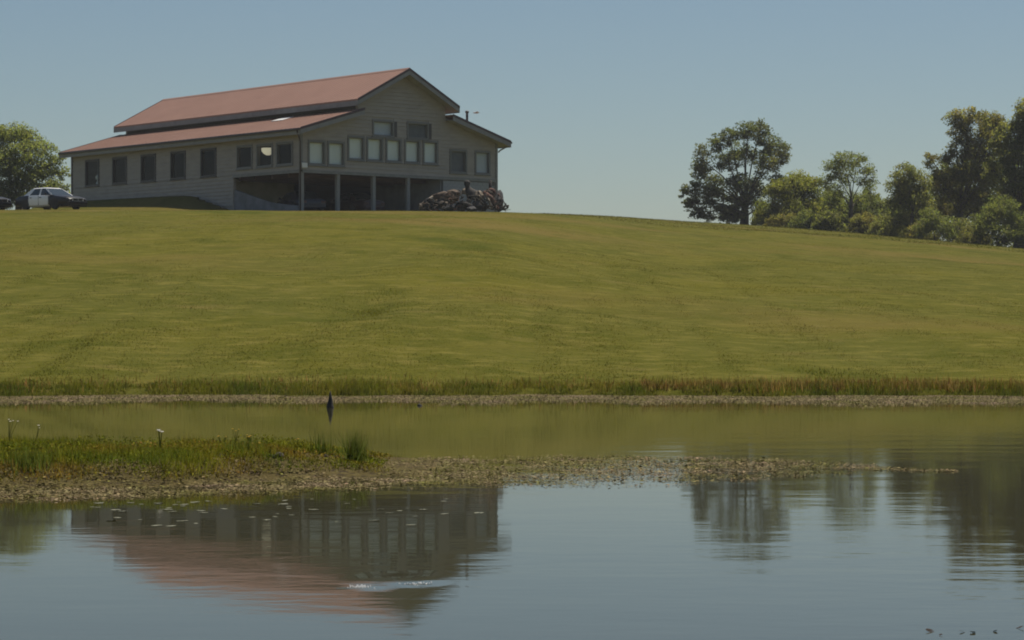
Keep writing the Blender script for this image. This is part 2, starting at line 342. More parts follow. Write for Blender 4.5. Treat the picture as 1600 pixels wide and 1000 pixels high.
boards(sw, 0, BL, 9.0, SID_Z, [], lambda z: [(7.35, BL)], side3)
boards(sw, 0, BL, SID_Z, side_top-.03, side_win, lambda z: [(.0, BL)], side3)
gw = wall_mesh('gable_wall', [.16, CX0, BW/2, CX1, BW-.16], roofline, SID_Z, front_win, front3, .16, M['siding'], bld)
def glim(z):
    lo = 0.0; hi = BW
    if z > low_roof(0)-.19:
        x = (z+.19-13.54)/.297-.62
        if x < CX0: lo, hi = x, BW-x
        else:
            dx = min((17.8-.24-z)/.525, BW/2-CX0)
            if dx < .15: return []
            lo, hi = BW/2-dx, BW/2+dx
    return [(lo, hi)]
boards(gw, 0, BW, SID_Z, 17.5, front_win, glim, front3)
wall_mesh('rear_gable_wall', [.16, CX0, BW/2, CX1, BW-.16], roofline, 8.2, [], lambda t, z, d: (t, BL-d, z), .16, M['siding'], bld)
MB().box(BW-.16, BW, 0, BL, 8.2, side_top).build('far_side_wall', M['siding'], bld)
MB().box(CX0, CX0+.12, .17, BL-.17, 14.7, 15.75).build('clerestory_wall', M['darkframe'], bld)
MB().box(CX1-.12, CX1, .17, BL-.17, 14.7, 15.75).build('clerestory_wall', M['darkframe'], bld)
# corner boards, skirt band
MB().box(-.08, .10, -.08, .10, SID_Z-.02, side_top).build('corner_board', M['trim'], bld)
MB().box(BW-.10, BW+.08, -.08, .10, 8.3, side_top).build('corner_board', M['trim'], bld)
MB().box(-.08, .10, BL-.10, BL+.08, 9.0, side_top).build('corner_board', M['gutter'], bld)
MB().box(.1, BW-.1, -.075, -.001, SID_Z-.20, SID_Z-.002).build('skirt_board', M['trim'], bld)
MB().box(-.075, -.001, .1, 7.4, SID_Z-.20, SID_Z-.002).build('skirt_board', M['trim'], bld)
# room inside: floor, inner lining, partition
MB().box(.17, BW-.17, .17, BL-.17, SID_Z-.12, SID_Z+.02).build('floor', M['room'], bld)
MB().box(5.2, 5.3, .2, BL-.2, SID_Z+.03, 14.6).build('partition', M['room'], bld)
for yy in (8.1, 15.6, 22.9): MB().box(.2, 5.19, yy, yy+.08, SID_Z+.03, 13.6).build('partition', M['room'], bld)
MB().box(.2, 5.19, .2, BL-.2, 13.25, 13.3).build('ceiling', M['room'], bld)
MB().box(.17, 5.19, 1.3, 1.36, SID_Z+.03, 13.2).build('partition', M['room'], bld) if False else None
def window(win, to3, shade, fm, mullion=False):
    a, b, z0, z1 = win; w_ = .10
    e = empty('window', (0,0,0)); e.parent = bld
    m = MB()
    def bar(x0, x1, p0, p1, d0=-.085, d1=.10):
        q0 = to3(x0, p0, d0); q1 = to3(x1, p1, d1)
        m.box(min(q0[0],q1[0]), max(q0[0],q1[0]), min(q0[1],q1[1]), max(q0[1],q1[1]), p0, p1)
    bar(a-w_, b+w_, z1-.02, z1+w_); bar(a-w_, b+w_, z0-w_, z0+.02); bar(a-w_, a+.02, z0+.021, z1-.021); bar(b-.02, b+w_, z0+.021, z1-.021)
    m.build('frame', fm, e)
    m = MB(); bar(a-w_-.04, b+w_+.04, z0-w_-.04, z0-w_-.001, -.13, .0); m.build('sill', fm, e)
    m = MB(); bar(a+.02, b-.02, z0+.02, z1-.02, .05, .058); m.build('pane', M['glass'], e)
    m = MB(); bar(a+.021, b-.021, z0+.021, z0+.06, .03, .048); bar(a+.021, b-.021, z1-.06, z1-.021, .03, .048); bar(a+.021, a+.055, z0+.061, z1-.061, .03, .048); bar(b-.055, b-.021, z0+.061, z1-.061, .03, .048); m.build('sash', fm, e)
    if shade:
        m = MB(); bar(a-.02, b+.02, z0-.02, z1+.02, .17, .19); m.build('shade', shade, e)
    return e
for wv in side_win: window(wv, side3, None, M['darkframe'] if wv[3] > 12.75 else M['frame'])
for i, wv in enumerate(front_win):
    window(wv, front3, M['shade'] if i < 7 else (M['shade_blue'] if i == 7 else M['shade_dark'] if i == 8 else M['shade_dark'] if i == 9 else M['shade_blue']), M['frame'])
for i in (7, 8):                          # dark strips painted for the shadow beside the upper windows
    a, b, z0, z1 = front_win[i]; MB().box(b+.105, b+.32, -.095, -.071, z0-.05, z1+.05).build('shadow_strip', M['darkframe'], bld)
# glowing cream bowl added for the bright patch inside; small white ornaments
def lathe(prof, n=14):
    mb = MB(); k = len(prof)
    for r, z in prof:
        for i in range(n):
            a = 2*math.pi*i/n; mb.v.append((r*math.cos(a), r*math.sin(a), z))
    for j in range(k-1):
        for i in range(n): mb.f.append((j*n+i, j*n+(i+1)%n, (j+1)*n+(i+1)%n, (j+1)*n+i))
    mb.f.append(tuple(range(n))[::-1]); mb.f.append(tuple((k-1)*n+i for i in range(n)))
    return mb
def bpt(x, y, z): return (B0[0]+x*BC-y*BS, B0[1]+x*BS+y*BC, z)
lm = empty('glow_bowl', bpt(.62, 4.42, 12.12)); tag(lm, 'glowing cream bowl standing in for the bright patch in the middle window near the corner', 'glow')
lathe([(.12,.02),(.28,.12),(.40,.26),(.43,.46),(.38,.48)]).build('bowl_shell', M['glow'], lm, smooth=True)
MB().tube([(0,0,.4),(0,0,1.12)], .02).build('cord', M['darkframe'], lm)
og = empty('ornament', bpt(.35, 24.66, SID_Z+.02)); tag(og, 'small white ornament on a stand inside the window farthest left', 'ornament')
lathe([(.09,0),(.12,.16),(.1,.3),(.04,.33),(.04,.42),(.15,.5),(.16,.68),(.05,.8)]).build('figure', M['white'], og, smooth=True)

# roofs: real slabs with ribs
def slab(name, xa, za, xb, zb_, y0, y1, parent, th=.10, rib=.46):
    mb = MB(); mb.prism([(xa,y0,za),(xb,y0,zb_),(xb,y0,zb_-th),(xa,y0,za-th)], [(xa,y1,za),(xb,y1,zb_),(xb,y1,zb_-th),(xa,y1,za-th)])
    y = y0+.25
    while y < y1-.1:
        mb.prism([(xa,y-.02,za-.004),(xb,y-.02,zb_-.004),(xb,y-.008,zb_+.028),(xa,y-.008,za+.028)], [(xa,y+.02,za-.004),(xb,y+.02,zb_-.004),(xb,y+.008,zb_+.028),(xa,y+.008,za+.028)]); y += rib
    return mb.build(name, M['roof'], parent)
Y0, Y1 = -.8, BL+.72
rl = slab('lower_roof', -.62, 13.54, CX0-.003, low_roof(CX0), Y0, Y1, bld)
rr = slab('lower_roof', BW+.62, 13.54, CX1+.003, low_roof(CX0), Y0, Y1, bld)
ul = slab('upper_roof', BW/2-4.2, up_roof(BW/2-4.2), BW/2-.002, 17.8, Y0, Y1, bld)
ur = slab('upper_roof', BW/2+4.2, up_roof(BW/2-4.2), BW/2+.002, 17.8, Y0, Y1, bld)
MB().prism([(BW/2-.16,Y0-.02,17.74),(BW/2,Y0-.02,17.86),(BW/2+.16,Y0-.02,17.74)], [(BW/2-.16,Y1+.02,17.74),(BW/2,Y1+.02,17.86),(BW/2+.16,Y1+.02,17.74)]).build('ridge_cap', M['roof'], ul)
def rake(xa, za, xb, zb_, y, par, h=.30, th=.04):
    for (o, t0, t1, mt, nm) in ((0, .10, .10+h, M['fascia'], 'barge_board'), (-.022, -.035, .125, M['roof_edge'], 'edge_trim')):
        y0 = y+o; MB().prism([(xa,y0,za-t0),(xb,y0,zb_-t0),(xb,y0,zb_-t1),(xa,y0,za-t1)], [(xa,y0+th,za-t0),(xb,y0+th,zb_-t0),(xb,y0+th,zb_-t1),(xa,y0+th,za-t1)]).build(nm, mt, par)
for yy in (Y0-.025, Y1-.015):
    rake(-.62, 13.54, CX0-.003, low_roof(CX0), yy, rl); rake(BW+.62, 13.54, CX1+.003, low_roof(CX0), yy, rr)
    rake(BW/2-4.2, up_roof(BW/2-4.2), BW/2, 17.8, yy, ul); rake(BW/2+4.2, up_roof(BW/2-4.2), BW/2, 17.8, yy, ur)
# soffits (sloping underside) and eave fascias, gutters
def soff(xa, za, xb, zb_, par, y0=Y0+.02, y1=Y1-.02):
    MB().prism([(xa,y0,za-.33),(xb,y0,zb_-.33),(xb,y0,zb_-.36),(xa,y0,za-.36)], [(xa,y1,za-.33),(xb,y1,zb_-.33),(xb,y1,zb_-.36),(xa,y1,za-.36)]).build('soffit', M['soffit'], par)
soff(-.60, 13.54, -.05, 13.54+.297*.57, rl); soff(BW+.60, 13.54, BW+.05, 13.54+.297*.57, rr)
ue = up_roof(BW/2-4.2); soff(BW/2-4.18, ue, CX0-.02, up_roof(CX0), ul); soff(BW/2+4.18, ue, CX1+.02, up_roof(CX0), ur)
for (yA, yB) in ((Y0+.02, -.04), (BL+.04, Y1-.02)):     # soffit under the gable overhangs
    for (xa, za, xb, zb_, par) in ((.0, low_roof(0), CX0-.01, low_roof(CX0), rl), (BW, low_roof(0), CX1+.01, low_roof(CX0), rr), (CX0, up_roof(CX0), BW/2, 17.8, ul), (CX1, up_roof(CX0), BW/2, 17.8, ur)):
        MB().prism([(xa,yA,za-.33),(xb,yA,zb_-.33),(xb,yA,zb_-.36),(xa,yA,za-.36)], [(xa,yB,za-.33),(xb,yB,zb_-.33),(xb,yB,zb_-.36),(xa,yB,za-.36)]).build('soffit', M['soffit'], par)
for (x, z, par, sg) in ((-.62, 13.54, rl, -1), (BW+.62, 13.54, rr, 1), (BW/2-4.2, ue, ul, -1), (BW/2+4.2, ue, ur, 1)):
    a, b = sorted((x, x-sg*.03)); MB().box(a+.001, b+.001, Y0+.02, Y1-.02, z-.42, z-.105).build('eave_fascia', M['fascia'], par)
for (x, z, par, sg) in ((-.62, 13.54, rl, -1), (BW+.62, 13.54, rr, 1)):
    a, b = sorted((x+sg*.005, x+sg*.14)); MB().box(a, b, Y0, Y1, z-.17, z-.035).build('gutter', M['gutter'], par, bevel=.03)
MB().tube([(-.68,.0-.55,13.42),(-.64,-.5,13.25),(-.30,-.22,13.0),(-.11,-.10,12.72),(-.11,-.10,8.2)], .05, 8).build('downspout', M['gutter'], bld, smooth=True)
MB().tube([(BW+.68,-.45,13.42),(BW+.62,-.4,13.2),(BW+.2,-.2,12.95),(BW+.1,-.10,12.8)], .05, 8).build('downspout', M['trim'], bld, smooth=True)
MB().box(-.02, .42, -.16, -.081, 11.10, 11.42).build('floodlight_box', M['white'], bld, bevel=.02)
# stovepipe on the far lower roof
sp = lathe([(.085,0),(.085,1.3),(.13,1.32),(.13,1.42),(.05,1.47)]).build('stovepipe', M['steel'], bld, smooth=False, loc=(14.4, 1.0, low_roof(14.4)-.12))
MB().box(3.4, 4.1, 6.2, 7.6, low_roof(3.7)-.02, low_roof(3.7)+.05).build('roof_light', M['white'], rl) if False else None
v = [(2.9,6.0),(3.8,6.0),(3.8,7.3),(2.9,7.3)]
MB().prism([(x,y,low_roof(x)+.03) for x, y in v], [(x,y,low_roof(x)+.05) for x, y in v]).build('roof_light', M['white'], rl)
# open lower storey: posts, ceiling, beams, back wall, block wall, floor slab
for px_, nm in ((.05,'a'), (2.86,'b'), (5.72,'c'), (8.54,'d')):
    MB().box(px_-.01, px_+.22, .02, .25, 8.0, SID_Z-.125).build('post', M['post'], bld, bevel=.015)
MB().box(.2, 11.45, .2, 9.9, SID_Z-.16, SID_Z-.122).build('bay_ceiling', M['beam'], bld)
for yy in (1.6, 3.4, 5.2, 7.0): MB().box(.26, 11.4, yy, yy+.14, SID_Z-.42, SID_Z-.161).build('beam', M['beam'], bld)
MB().box(.2, 5.7, 8.6, 8.75, 8.1, SID_Z-.162).build('bay_back_wall', M['tan'], bld)
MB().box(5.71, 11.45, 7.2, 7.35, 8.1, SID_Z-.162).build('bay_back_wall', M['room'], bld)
MB().box(11.46, 11.62, .2, 9.9, 8.1, SID_Z-.162).build('bay_side_wall', M['block'], bld)
MB().box(.0, 11.45, .0, 9.9, 8.0, 8.42).build('bay_floor', M['conc'], bld)
# block wall under the right hand windows: courses of separate blocks over a core
core = MB().box(11.52, BW-.11, .05, .19, 8.1, SID_Z-.205).build('block_wall', M['conc'], bld)
bme = MB().box(0, .39, 0, .04, 0, .188).mesh('block'); bme.materials.append(M['block'])
hme = MB().box(0, .19, 0, .04, 0, .188).mesh('block'); hme.materials.append(M['block'])
z = 8.35; row = 0
while z < SID_Z-.4:
    x = 11.53
    if row % 2: link('block', hme, None, core, loc=(x, .008, z)); x += .2
    while x+.39 < BW-.12: link('block', bme, None, core, loc=(x, .008, z)); x += .4
    z += .2; row += 1
# sloping retaining wall at the side bay
pr = [(7.34,8.1),(7.34,10.02),(6.2,9.75),(4.6,9.35),(3.3,9.05),(1.6,8.85),(.32,8.75),(.32,8.1)]
MB().prism([(.02,y,z) for y, z in pr], [(.22,y,z) for y, z in pr]).build('retaining_wall', M['conc'], bld)

# ------------------------------------------------------------------ cars
def car(name, loc, rz, paint_a, paint_b, label, group=None):
    """local +x = nose, paint_a = wings, bonnet and boot, paint_b = doors and roof"""
    root = empty(name, loc, rz); tag(root, label, 'car', group)
    # hull cross sections: x, half width, z bottom, z shoulder(belt), z top centre
    secs = [(-2.66,.70,.42,.74,.80),(-2.60,.84,.30,.84,.93),(-2.2,.93,.26,.93,1.0),(-1.55,.97,.24,.96,1.01),(-1.15,.98,.22,.97,.99),(.0,.985,.21,.95,.97),(.92,.975,.22,.92,.96),(1.45,.96,.24,.88,.95),(2.1,.93,.26,.80,.88),(2.5,.86,.28,.74,.80),(2.68,.70,.34,.64,.68)]
    def ring(s):
        x, hw, zb_, zs, zt = s
        h = [(0,zb_),(hw*.86,zb_),(hw*.97,zb_+.10),(hw,zb_+(zs-zb_)*.5),(hw*.985,zs-.10),(hw*.93,zs-.01),(hw*.6,zt-.01),(0,zt)]
        return [(x,y,z) for y, z in h]+[(x,-y,z) for y, z in h[-2:0:-1]]
    def loft(ss, nm, mt):
        rs = [ring(s) for s in ss]; n = len(rs[0]); mb = MB(); 
        for r_ in rs: mb.v += r_
        for i in range(len(rs)-1):
            for k in range(n): mb.f.append((i*n+k, i*n+(k+1)%n, (i+1)*n+(k+1)%n, (i+1)*n+k))
        mb.f.append(tuple(range(n))[::-1]); mb.f.append(tuple((len(rs)-1)*n+k for k in range(n)))
        o = mb.build(nm, mt, root, smooth=True)
        m = o.modifiers.new('edge', 'EDGE_SPLIT'); m.split_angle = R(38); return o
    tail = loft(secs[:5], 'rear_body', paint_a); mid = loft(secs[4:7], 'door_body', paint_b); nose = loft(secs[6:], 'front_body', paint_a)
    for sy in (-1, 1):                    # door cut lines and handles
        for x in (-.1, -1.13, .9): MB().box(x-.008, x+.008, sy*.955, sy*.99, .30, .90).build('door_gap', M['darkframe'], mid)
        for x in (-.95, .02): MB().box(x, x+.16, sy*.975, sy*1.005, .78, .82).build('handle', M['black_paint'], mid)
        MB().tube([(.72,sy*.95,.98),(.70,sy*1.12,1.04)], [.05,.09], 8).build('mirror', paint_a, root)
    # cabin
    BR, BF, RR, RF = (-1.75,.99), (1.15,.94), (-1.0,1.42), (.28,1.43)   # base rear/front, roof rear/front
    bw, rw = .86, .66
    def P(x, z, sy):
        t = (z-.95)/.48; return (x, sy*(bw+(rw-bw)*max(t,0)), z)
    roof = MB(); rz_ = 1.455
    roof.prism([(-1.05,-rw,1.41),(-.95,-rw*.8,rz_),(-.95,rw*.8,rz_),(-1.05,rw,1.41)], [(.32,-rw,1.41),(.20,-rw*.8,rz_+.005),(.20,rw*.8,rz_+.005),(.32,rw,1.41)])
    roof.build('roof', paint_b, root)
    def strip(a, b, c, dd, nm, mt): MB().poly([a,b,c,dd,*[(q[0]*.985,q[1]*.95,q[2]-.015) for q in (a,b,c,dd)]], [(0,1,2,3),(7,6,5,4),(0,4,5,1),(1,5,6,2),(2,6,7,3),(3,7,4,0)]).build(nm, mt, root)
    strip((BF[0],-bw*.96,BF[1]),(BF[0],bw*.96,BF[1]),(.31,rw*.97,1.41),(.31,-rw*.97,1.41),'windshield',M['glassdark'])
    strip((BR[0],-bw*.94,BR[1]),(BR[0],bw*.94,BR[1]),(-1.04,rw*.97,1.41),(-1.04,-rw*.97,1.41),'rear_window',M['glassdark'])
    for sy in (-1, 1):
        def q(x0b, x1b, x0t, x1t, nm, mt, off=0, z0=.95, z1=1.41):
            f = lambda x, z: (P(x,z,sy)[0], P(x,z,sy)[1]+sy*off, z)
            strip(f(x0b,z0), f(x1b,z0), f(x1t,z1), f(x0t,z1), nm, mt)
        q(-1.75,-1.18,-1.06,-.78,'c_pillar',paint_b); q(1.02,1.16,.22,.32,'a_pillar',paint_b,.012); q(-.17,-.03,-.21,-.09,'b_pillar',paint_b,.006)
        q(-1.18,-.17,-.80,-.21,'side_window',M['glassdark'],-.004); q(-.03,1.03,-.09,.23,'side_window',M['glassdark'],-.004)
    # wheels
    for x in (-1.47, 1.46):
        for sy in (-1, 1):
            t = empty('wheel', (x, sy*.86, .33)); t.parent = root
            prof = [(.20,-.10),(.30,-.11),(.335,-.08),(.335,.08),(.30,.11),(.20,.10)]
            ty = lathe(prof, 20).build('tyre', M['rubber'], t, smooth=True, rot=(R(90),0,0))
            lathe([(.19,-.085),(.205,-.115 if sy > 0 else -.115),(.10,-.09),(.05,-.112)], 16).build('rim', M['rim'], t, rot=(R(90) if sy < 0 else R(90),0,0)) if sy < 0 else lathe([(.19,-.085),(.205,-.115),(.10,-.09),(.05,-.112)], 16).build('rim', M['rim'], t, rot=(R(-90),0,0))
            a = [(x+.385*math.cos(k*math.pi/10), sy*.90, .34+.38*math.sin(k*math.pi/10)) for k in range(11)]
            MB().prism(a, [(p[0], sy*.976, p[2]) for p in a]).build('wheel_arch', M['rubber'], root)
    # nose
    MB().box(2.60,2.715,-.78,.78,.30,.50).build('bumper', paint_a, root, bevel=.04); MB().box(1.9,2.62,-.80,.80,.20,.31).build('air_dam', M['rubber'], root, bevel=.03)
    MB().box(2.655,2.70,-.36,.36,.53,.67).build('grille', M['rubber'], root, bevel=.01)
    MB().box(2.66,2.712,-.40,.40,.505,.527).build('grille_trim', M['chrome'], root); MB().box(2.64,2.705,-.40,.40,.672,.70).build('grille_trim', M['chrome'], root)
    MB().box(2.67,2.708,-.025,.025,.535,.665).build('grille_trim', M['chrome'], root)
    for sy in (-1, 1):
        a, b = sorted((sy*.42, sy*.76)); MB().poly([(2.70,sy*.41,.54),(2.55,sy*.80,.54),(2.52,sy*.81,.70),(2.68,sy*.41,.69),(2.5,sy*.41,.54),(2.42,sy*.78,.54),(2.40,sy*.78,.70),(2.5,sy*.41,.69)], [(0,1,2,3),(4,7,6,5),(0,4,5,1),(1,5,6,2),(2,6,7,3),(3,7,4,0)]).build('headlight', M['lens'], root)
        MB().box(-2.67,-2.60,min(sy*.5,sy*.8),max(sy*.5,sy*.8),.64,.78).build('tail_light', M['redwood'], root)
    MB().box(-2.74,-2.58,-.8,.8,.34,.54).build('bumper', paint_a, root, bevel=.04)
    return root
def gz(x, y): return float(terrain(x, y))
def car_at(px, Y, rz, *a, **k):
    x = (px-800)*Y/FPX; return car('parked_car' if not k.get('nm') else k['nm'], (x, Y, gz(x, Y)-.055), R(rz), *a)
car_at(80, 156.5, -40, M['black_paint'], M['white_paint'], 'black and white patrol car with white doors and roof parked beside the building', 'cars parked on the hilltop')
car_at(-36, 159.5, -40, M['black_paint'], M['white_paint'], 'dark car cut off by the left edge of the picture, only its nose in view', 'cars parked on the hilltop')
def bay_car(x, y, rz, pa, lab):
    q = bpt(x, y, 8.42); return car('parked_car', q, BA+R(rz), pa, pa, lab, 'cars parked under the building')
bay_car(3.2, 4.6, 75, M['blue_paint'], 'dark blue car in the shade of the open bay nearest the corner post')
bay_car(6.9, 3.9, 88, M['maroon_paint'], 'dark maroon car in the deep shade of the inner bays')

# ------------------------------------------------------------------ heap of boulders and wood at the right end of the building
def boulder_mesh(seed, n=2):
    rg = random.Random(seed); bm = bmesh.new(); bmesh.ops.create_icosphere(bm, subdivisions=n, radius=1)
    ax = [(Vector((rg.uniform(-1,1), rg.uniform(-1,1), rg.uniform(-1,1))).normalized(), rg.uniform(.55,.9)) for _ in range(9)]
    for v_ in bm.verts:
        for a_, d_ in ax:
            k = v_.co.dot(a_)
            if k > d_: v_.co -= a_*(k-d_)
        v_.co *= rg.uniform(.84, 1.12)
    me_ = bpy.data.meshes.new('boulder'); bm.to_mesh(me_); bm.free(); return me_
def boulder(px, py, Y, rx, ry, rz_, m, lab, name='boulder', group='boulders heaped at the end of the building', cat='boulder', seed=0):
    me_ = boulder_mesh(seed+int(px)); p = at(px, py, Y); o = link(name, me_, M[m], loc=p, rot=(random.uniform(-.3,.3), random.uniform(-.3,.3), random.uniform(0,6)))
    o.scale = (rx, ry, rz_); return tag(o, lab, cat, group)
YH = 154.0
boulder(690, 318, YH+.3, .62,.6,.42, 'rock', 'rounded brown boulder just left of the tallest stump heap, low down')
boulder(708, 306, YH+.9, .62,.6,.50, 'deadwood', 'brown boulder at the left shoulder of the heap, below the windows')
boulder(722, 322, YH-.2, .55,.5,.36, 'rock_dark', 'dark boulder at the foot of the heap, under the upright stump')
boulder(738, 326, YH-1.0, .42,.4,.22, 'rock_dark', 'small dark boulder lying foremost on the grass below the heap')
boulder(727, 299, YH+.9, .30,.3,.22, 'rock_pale', 'small pale boulder wedged left of the upright stump')
boulder(748, 308, YH+.2, .50,.45,.44, 'rock_pale', 'large pale tan boulder right of the upright stump')
boulder(750, 322, YH, .60,.5,.40, 'rock_dark', 'dark boulder under the large pale one')
boulder(702, 326, YH-.4, .65,.5,.22, 'rock_dark', 'flat dark boulder at the lower left foot of the heap')
boulder(767, 303, YH+.8, .46,.4,.46, 'redwood', 'reddish boulder at the right crown of the heap under the thin post')
boulder(780, 314, YH+.2, .44,.45,.75, 'rock_dark', 'tall dark boulder at the right end of the heap')
boulder(660, 322, YH, .30,.3,.2, 'rock', 'small brown boulder at the far left end of the heap')
def stick(name, pts, rad, m, lab, cat, grp, Y=YH):
    P_ = [at(px, py, Y+dy) for px, py, dy in pts]; b = P_[0].copy()
    o = MB().tube([p-b for p in P_], rad, 9).build(name, M[m], None, loc=b, smooth=True); return tag(o, lab, cat, grp)
G = 'logs and branches in the heap'
stick('log', [(676,309,.2),(694,304,.4),(708,311,.5)], [.20,.24,.18], 'deadwood', 'short brown log on top of the left end of the heap', 'log', G)
stick('log', [(756,300,0),(768,310,-.2),(778,327,-.4)], [.13,.17,.14], 'redwood', 'reddish log slanting down the right side of the heap', 'log', G)
stick('log', [(758,303,-.3),(764,314,-.4),(769,326,-.6)], [.07,.09,.06], 'rock_pale', 'pale bare branch leaning down beside the reddish log', 'branch', G)
stick('log', [(655,326,-.2),(663,316,-.1),(676,308,.1),(684,309,.3)], [.07,.10,.11,.06], 'rock_pale', 'pale curved branch arching over the old tyre', 'branch', G)
stick('log', [(778,330,-.6),(786,326,-.7),(791,318,-.8)], [.10,.09,.04], 'darkwood', 'dark forked stick pointing up at the right tip of the heap', 'branch', G)
stick('log', [(716,316,-.5),(728,319,-.6),(742,324,-.8)], [.10,.13,.1], 'darkwood', 'dark log lying across the middle of the heap', 'log', G)
stick('post', [(766,303,.9),(766,281,.9)], [.10,.10], 'darkwood', 'thin dark upright post standing out of the heap', 'post', None)
o = stick('stump', [(742,309,.6),(737,303,.6),(732,297,.6),(730.5,292,.6),(730,288,.6),(730,284.5,.6),(730,281.5,.6)], [.48,.40,.26,.15,.20,.21,.10], 'darkwood', 'dark knob-topped stump standing up highest in the heap', 'stump', None)
ty = empty('old_tyre', at(671, 319, YH-.2), R(12)); tag(ty, 'old black tyre with grey hub leaning at the left end of the heap', 'tyre')
lathe([(.22,-.12),(.36,-.13),(.41,-.08),(.41,.08),(.36,.13),(.22,.12)], 22).build('tread', M['rubber'], ty, smooth=True, rot=(R(80),0,0))
lathe([(.215,-.03),(.2,-.06),(.07,-.03),(.05,-.055)], 16).build('hub', M['rim'], ty, rot=(R(80),0,0))

rgh = random.Random(21); hp = MB()
for i in range(230):                       # tangle of broken branches over and between the boulders
    px = rgh.uniform(658, 790); topy = np.interp(px, [655,672,690,708,722,735,750,766,782,792], [324,310,306,297,300,303,302,297,306,327]); py = rgh.uniform(topy, 329)
    p = at(px, py, YH+rgh.uniform(-1.0, .6)); d_ = Vector((rgh.gauss(0,1), rgh.gauss(0,.6), rgh.gauss(.1,.55))).normalized()*rgh.uniform(.2,.75); r_ = rgh.uniform(.018,.06)
    q1 = p-d_*.5; q2 = p+d_*.5; q1.z = max(q1.z, 8.3)
    hp.tube([q1, p+Vector((rgh.gauss(0,.06), rgh.gauss(0,.06), rgh.gauss(0,.06))), q2], [r_, r_*.8, r_*.4], 5)
ho = hp.build('brush_tangle', M['deadwood']); ho.data.materials.append(M['darkwood']); ho.data.materials.append(M['redwood']); ho.data.materials.append(M['rock_pale'])
mi = np.repeat(np.array([rgh.choice([0,0,0,1,1,1,1,1,2]) for _ in range(230)]), len(ho.data.polygons)//230); ho.data.polygons.foreach_set('material_index', mi.astype(np.int32))
tag(ho, 'tangle of broken branches over the boulder heap', 'brush', None, 'stuff')
# ------------------------------------------------------------------ bird over the roof
bd = at(744, 176.5, 160); mb = MB()
mb.tube([(-.22,0,0),(-.10,0,.01),(.05,0,.02),(.16,0,.03),(.24,0,.03)], [.015,.05,.065,.045,.012], 8)
mb.poly([(-.06,.03,.03),(.10,.03,.03),(.06,.24,.09),(-.02,.42,.05),(-.08,.22,.08),(0,.03,.05)], [(0,1,2,3,4),(5,1,2),(5,4,0)])
mb.poly([(-.06,-.03,.03),(.10,-.03,.03),(.06,-.24,.09),(-.02,-.42,.05),(-.08,-.22,.08),(0,-.03,.05)], [(4,3,2,1,0),(5,2,1),(5,0,4)])
tag(mb.build('bird', M['bird'], None, loc=bd, rot=(0,0,R(25))), 'tiny bird flying in the sky right of the stovepipe', 'bird')

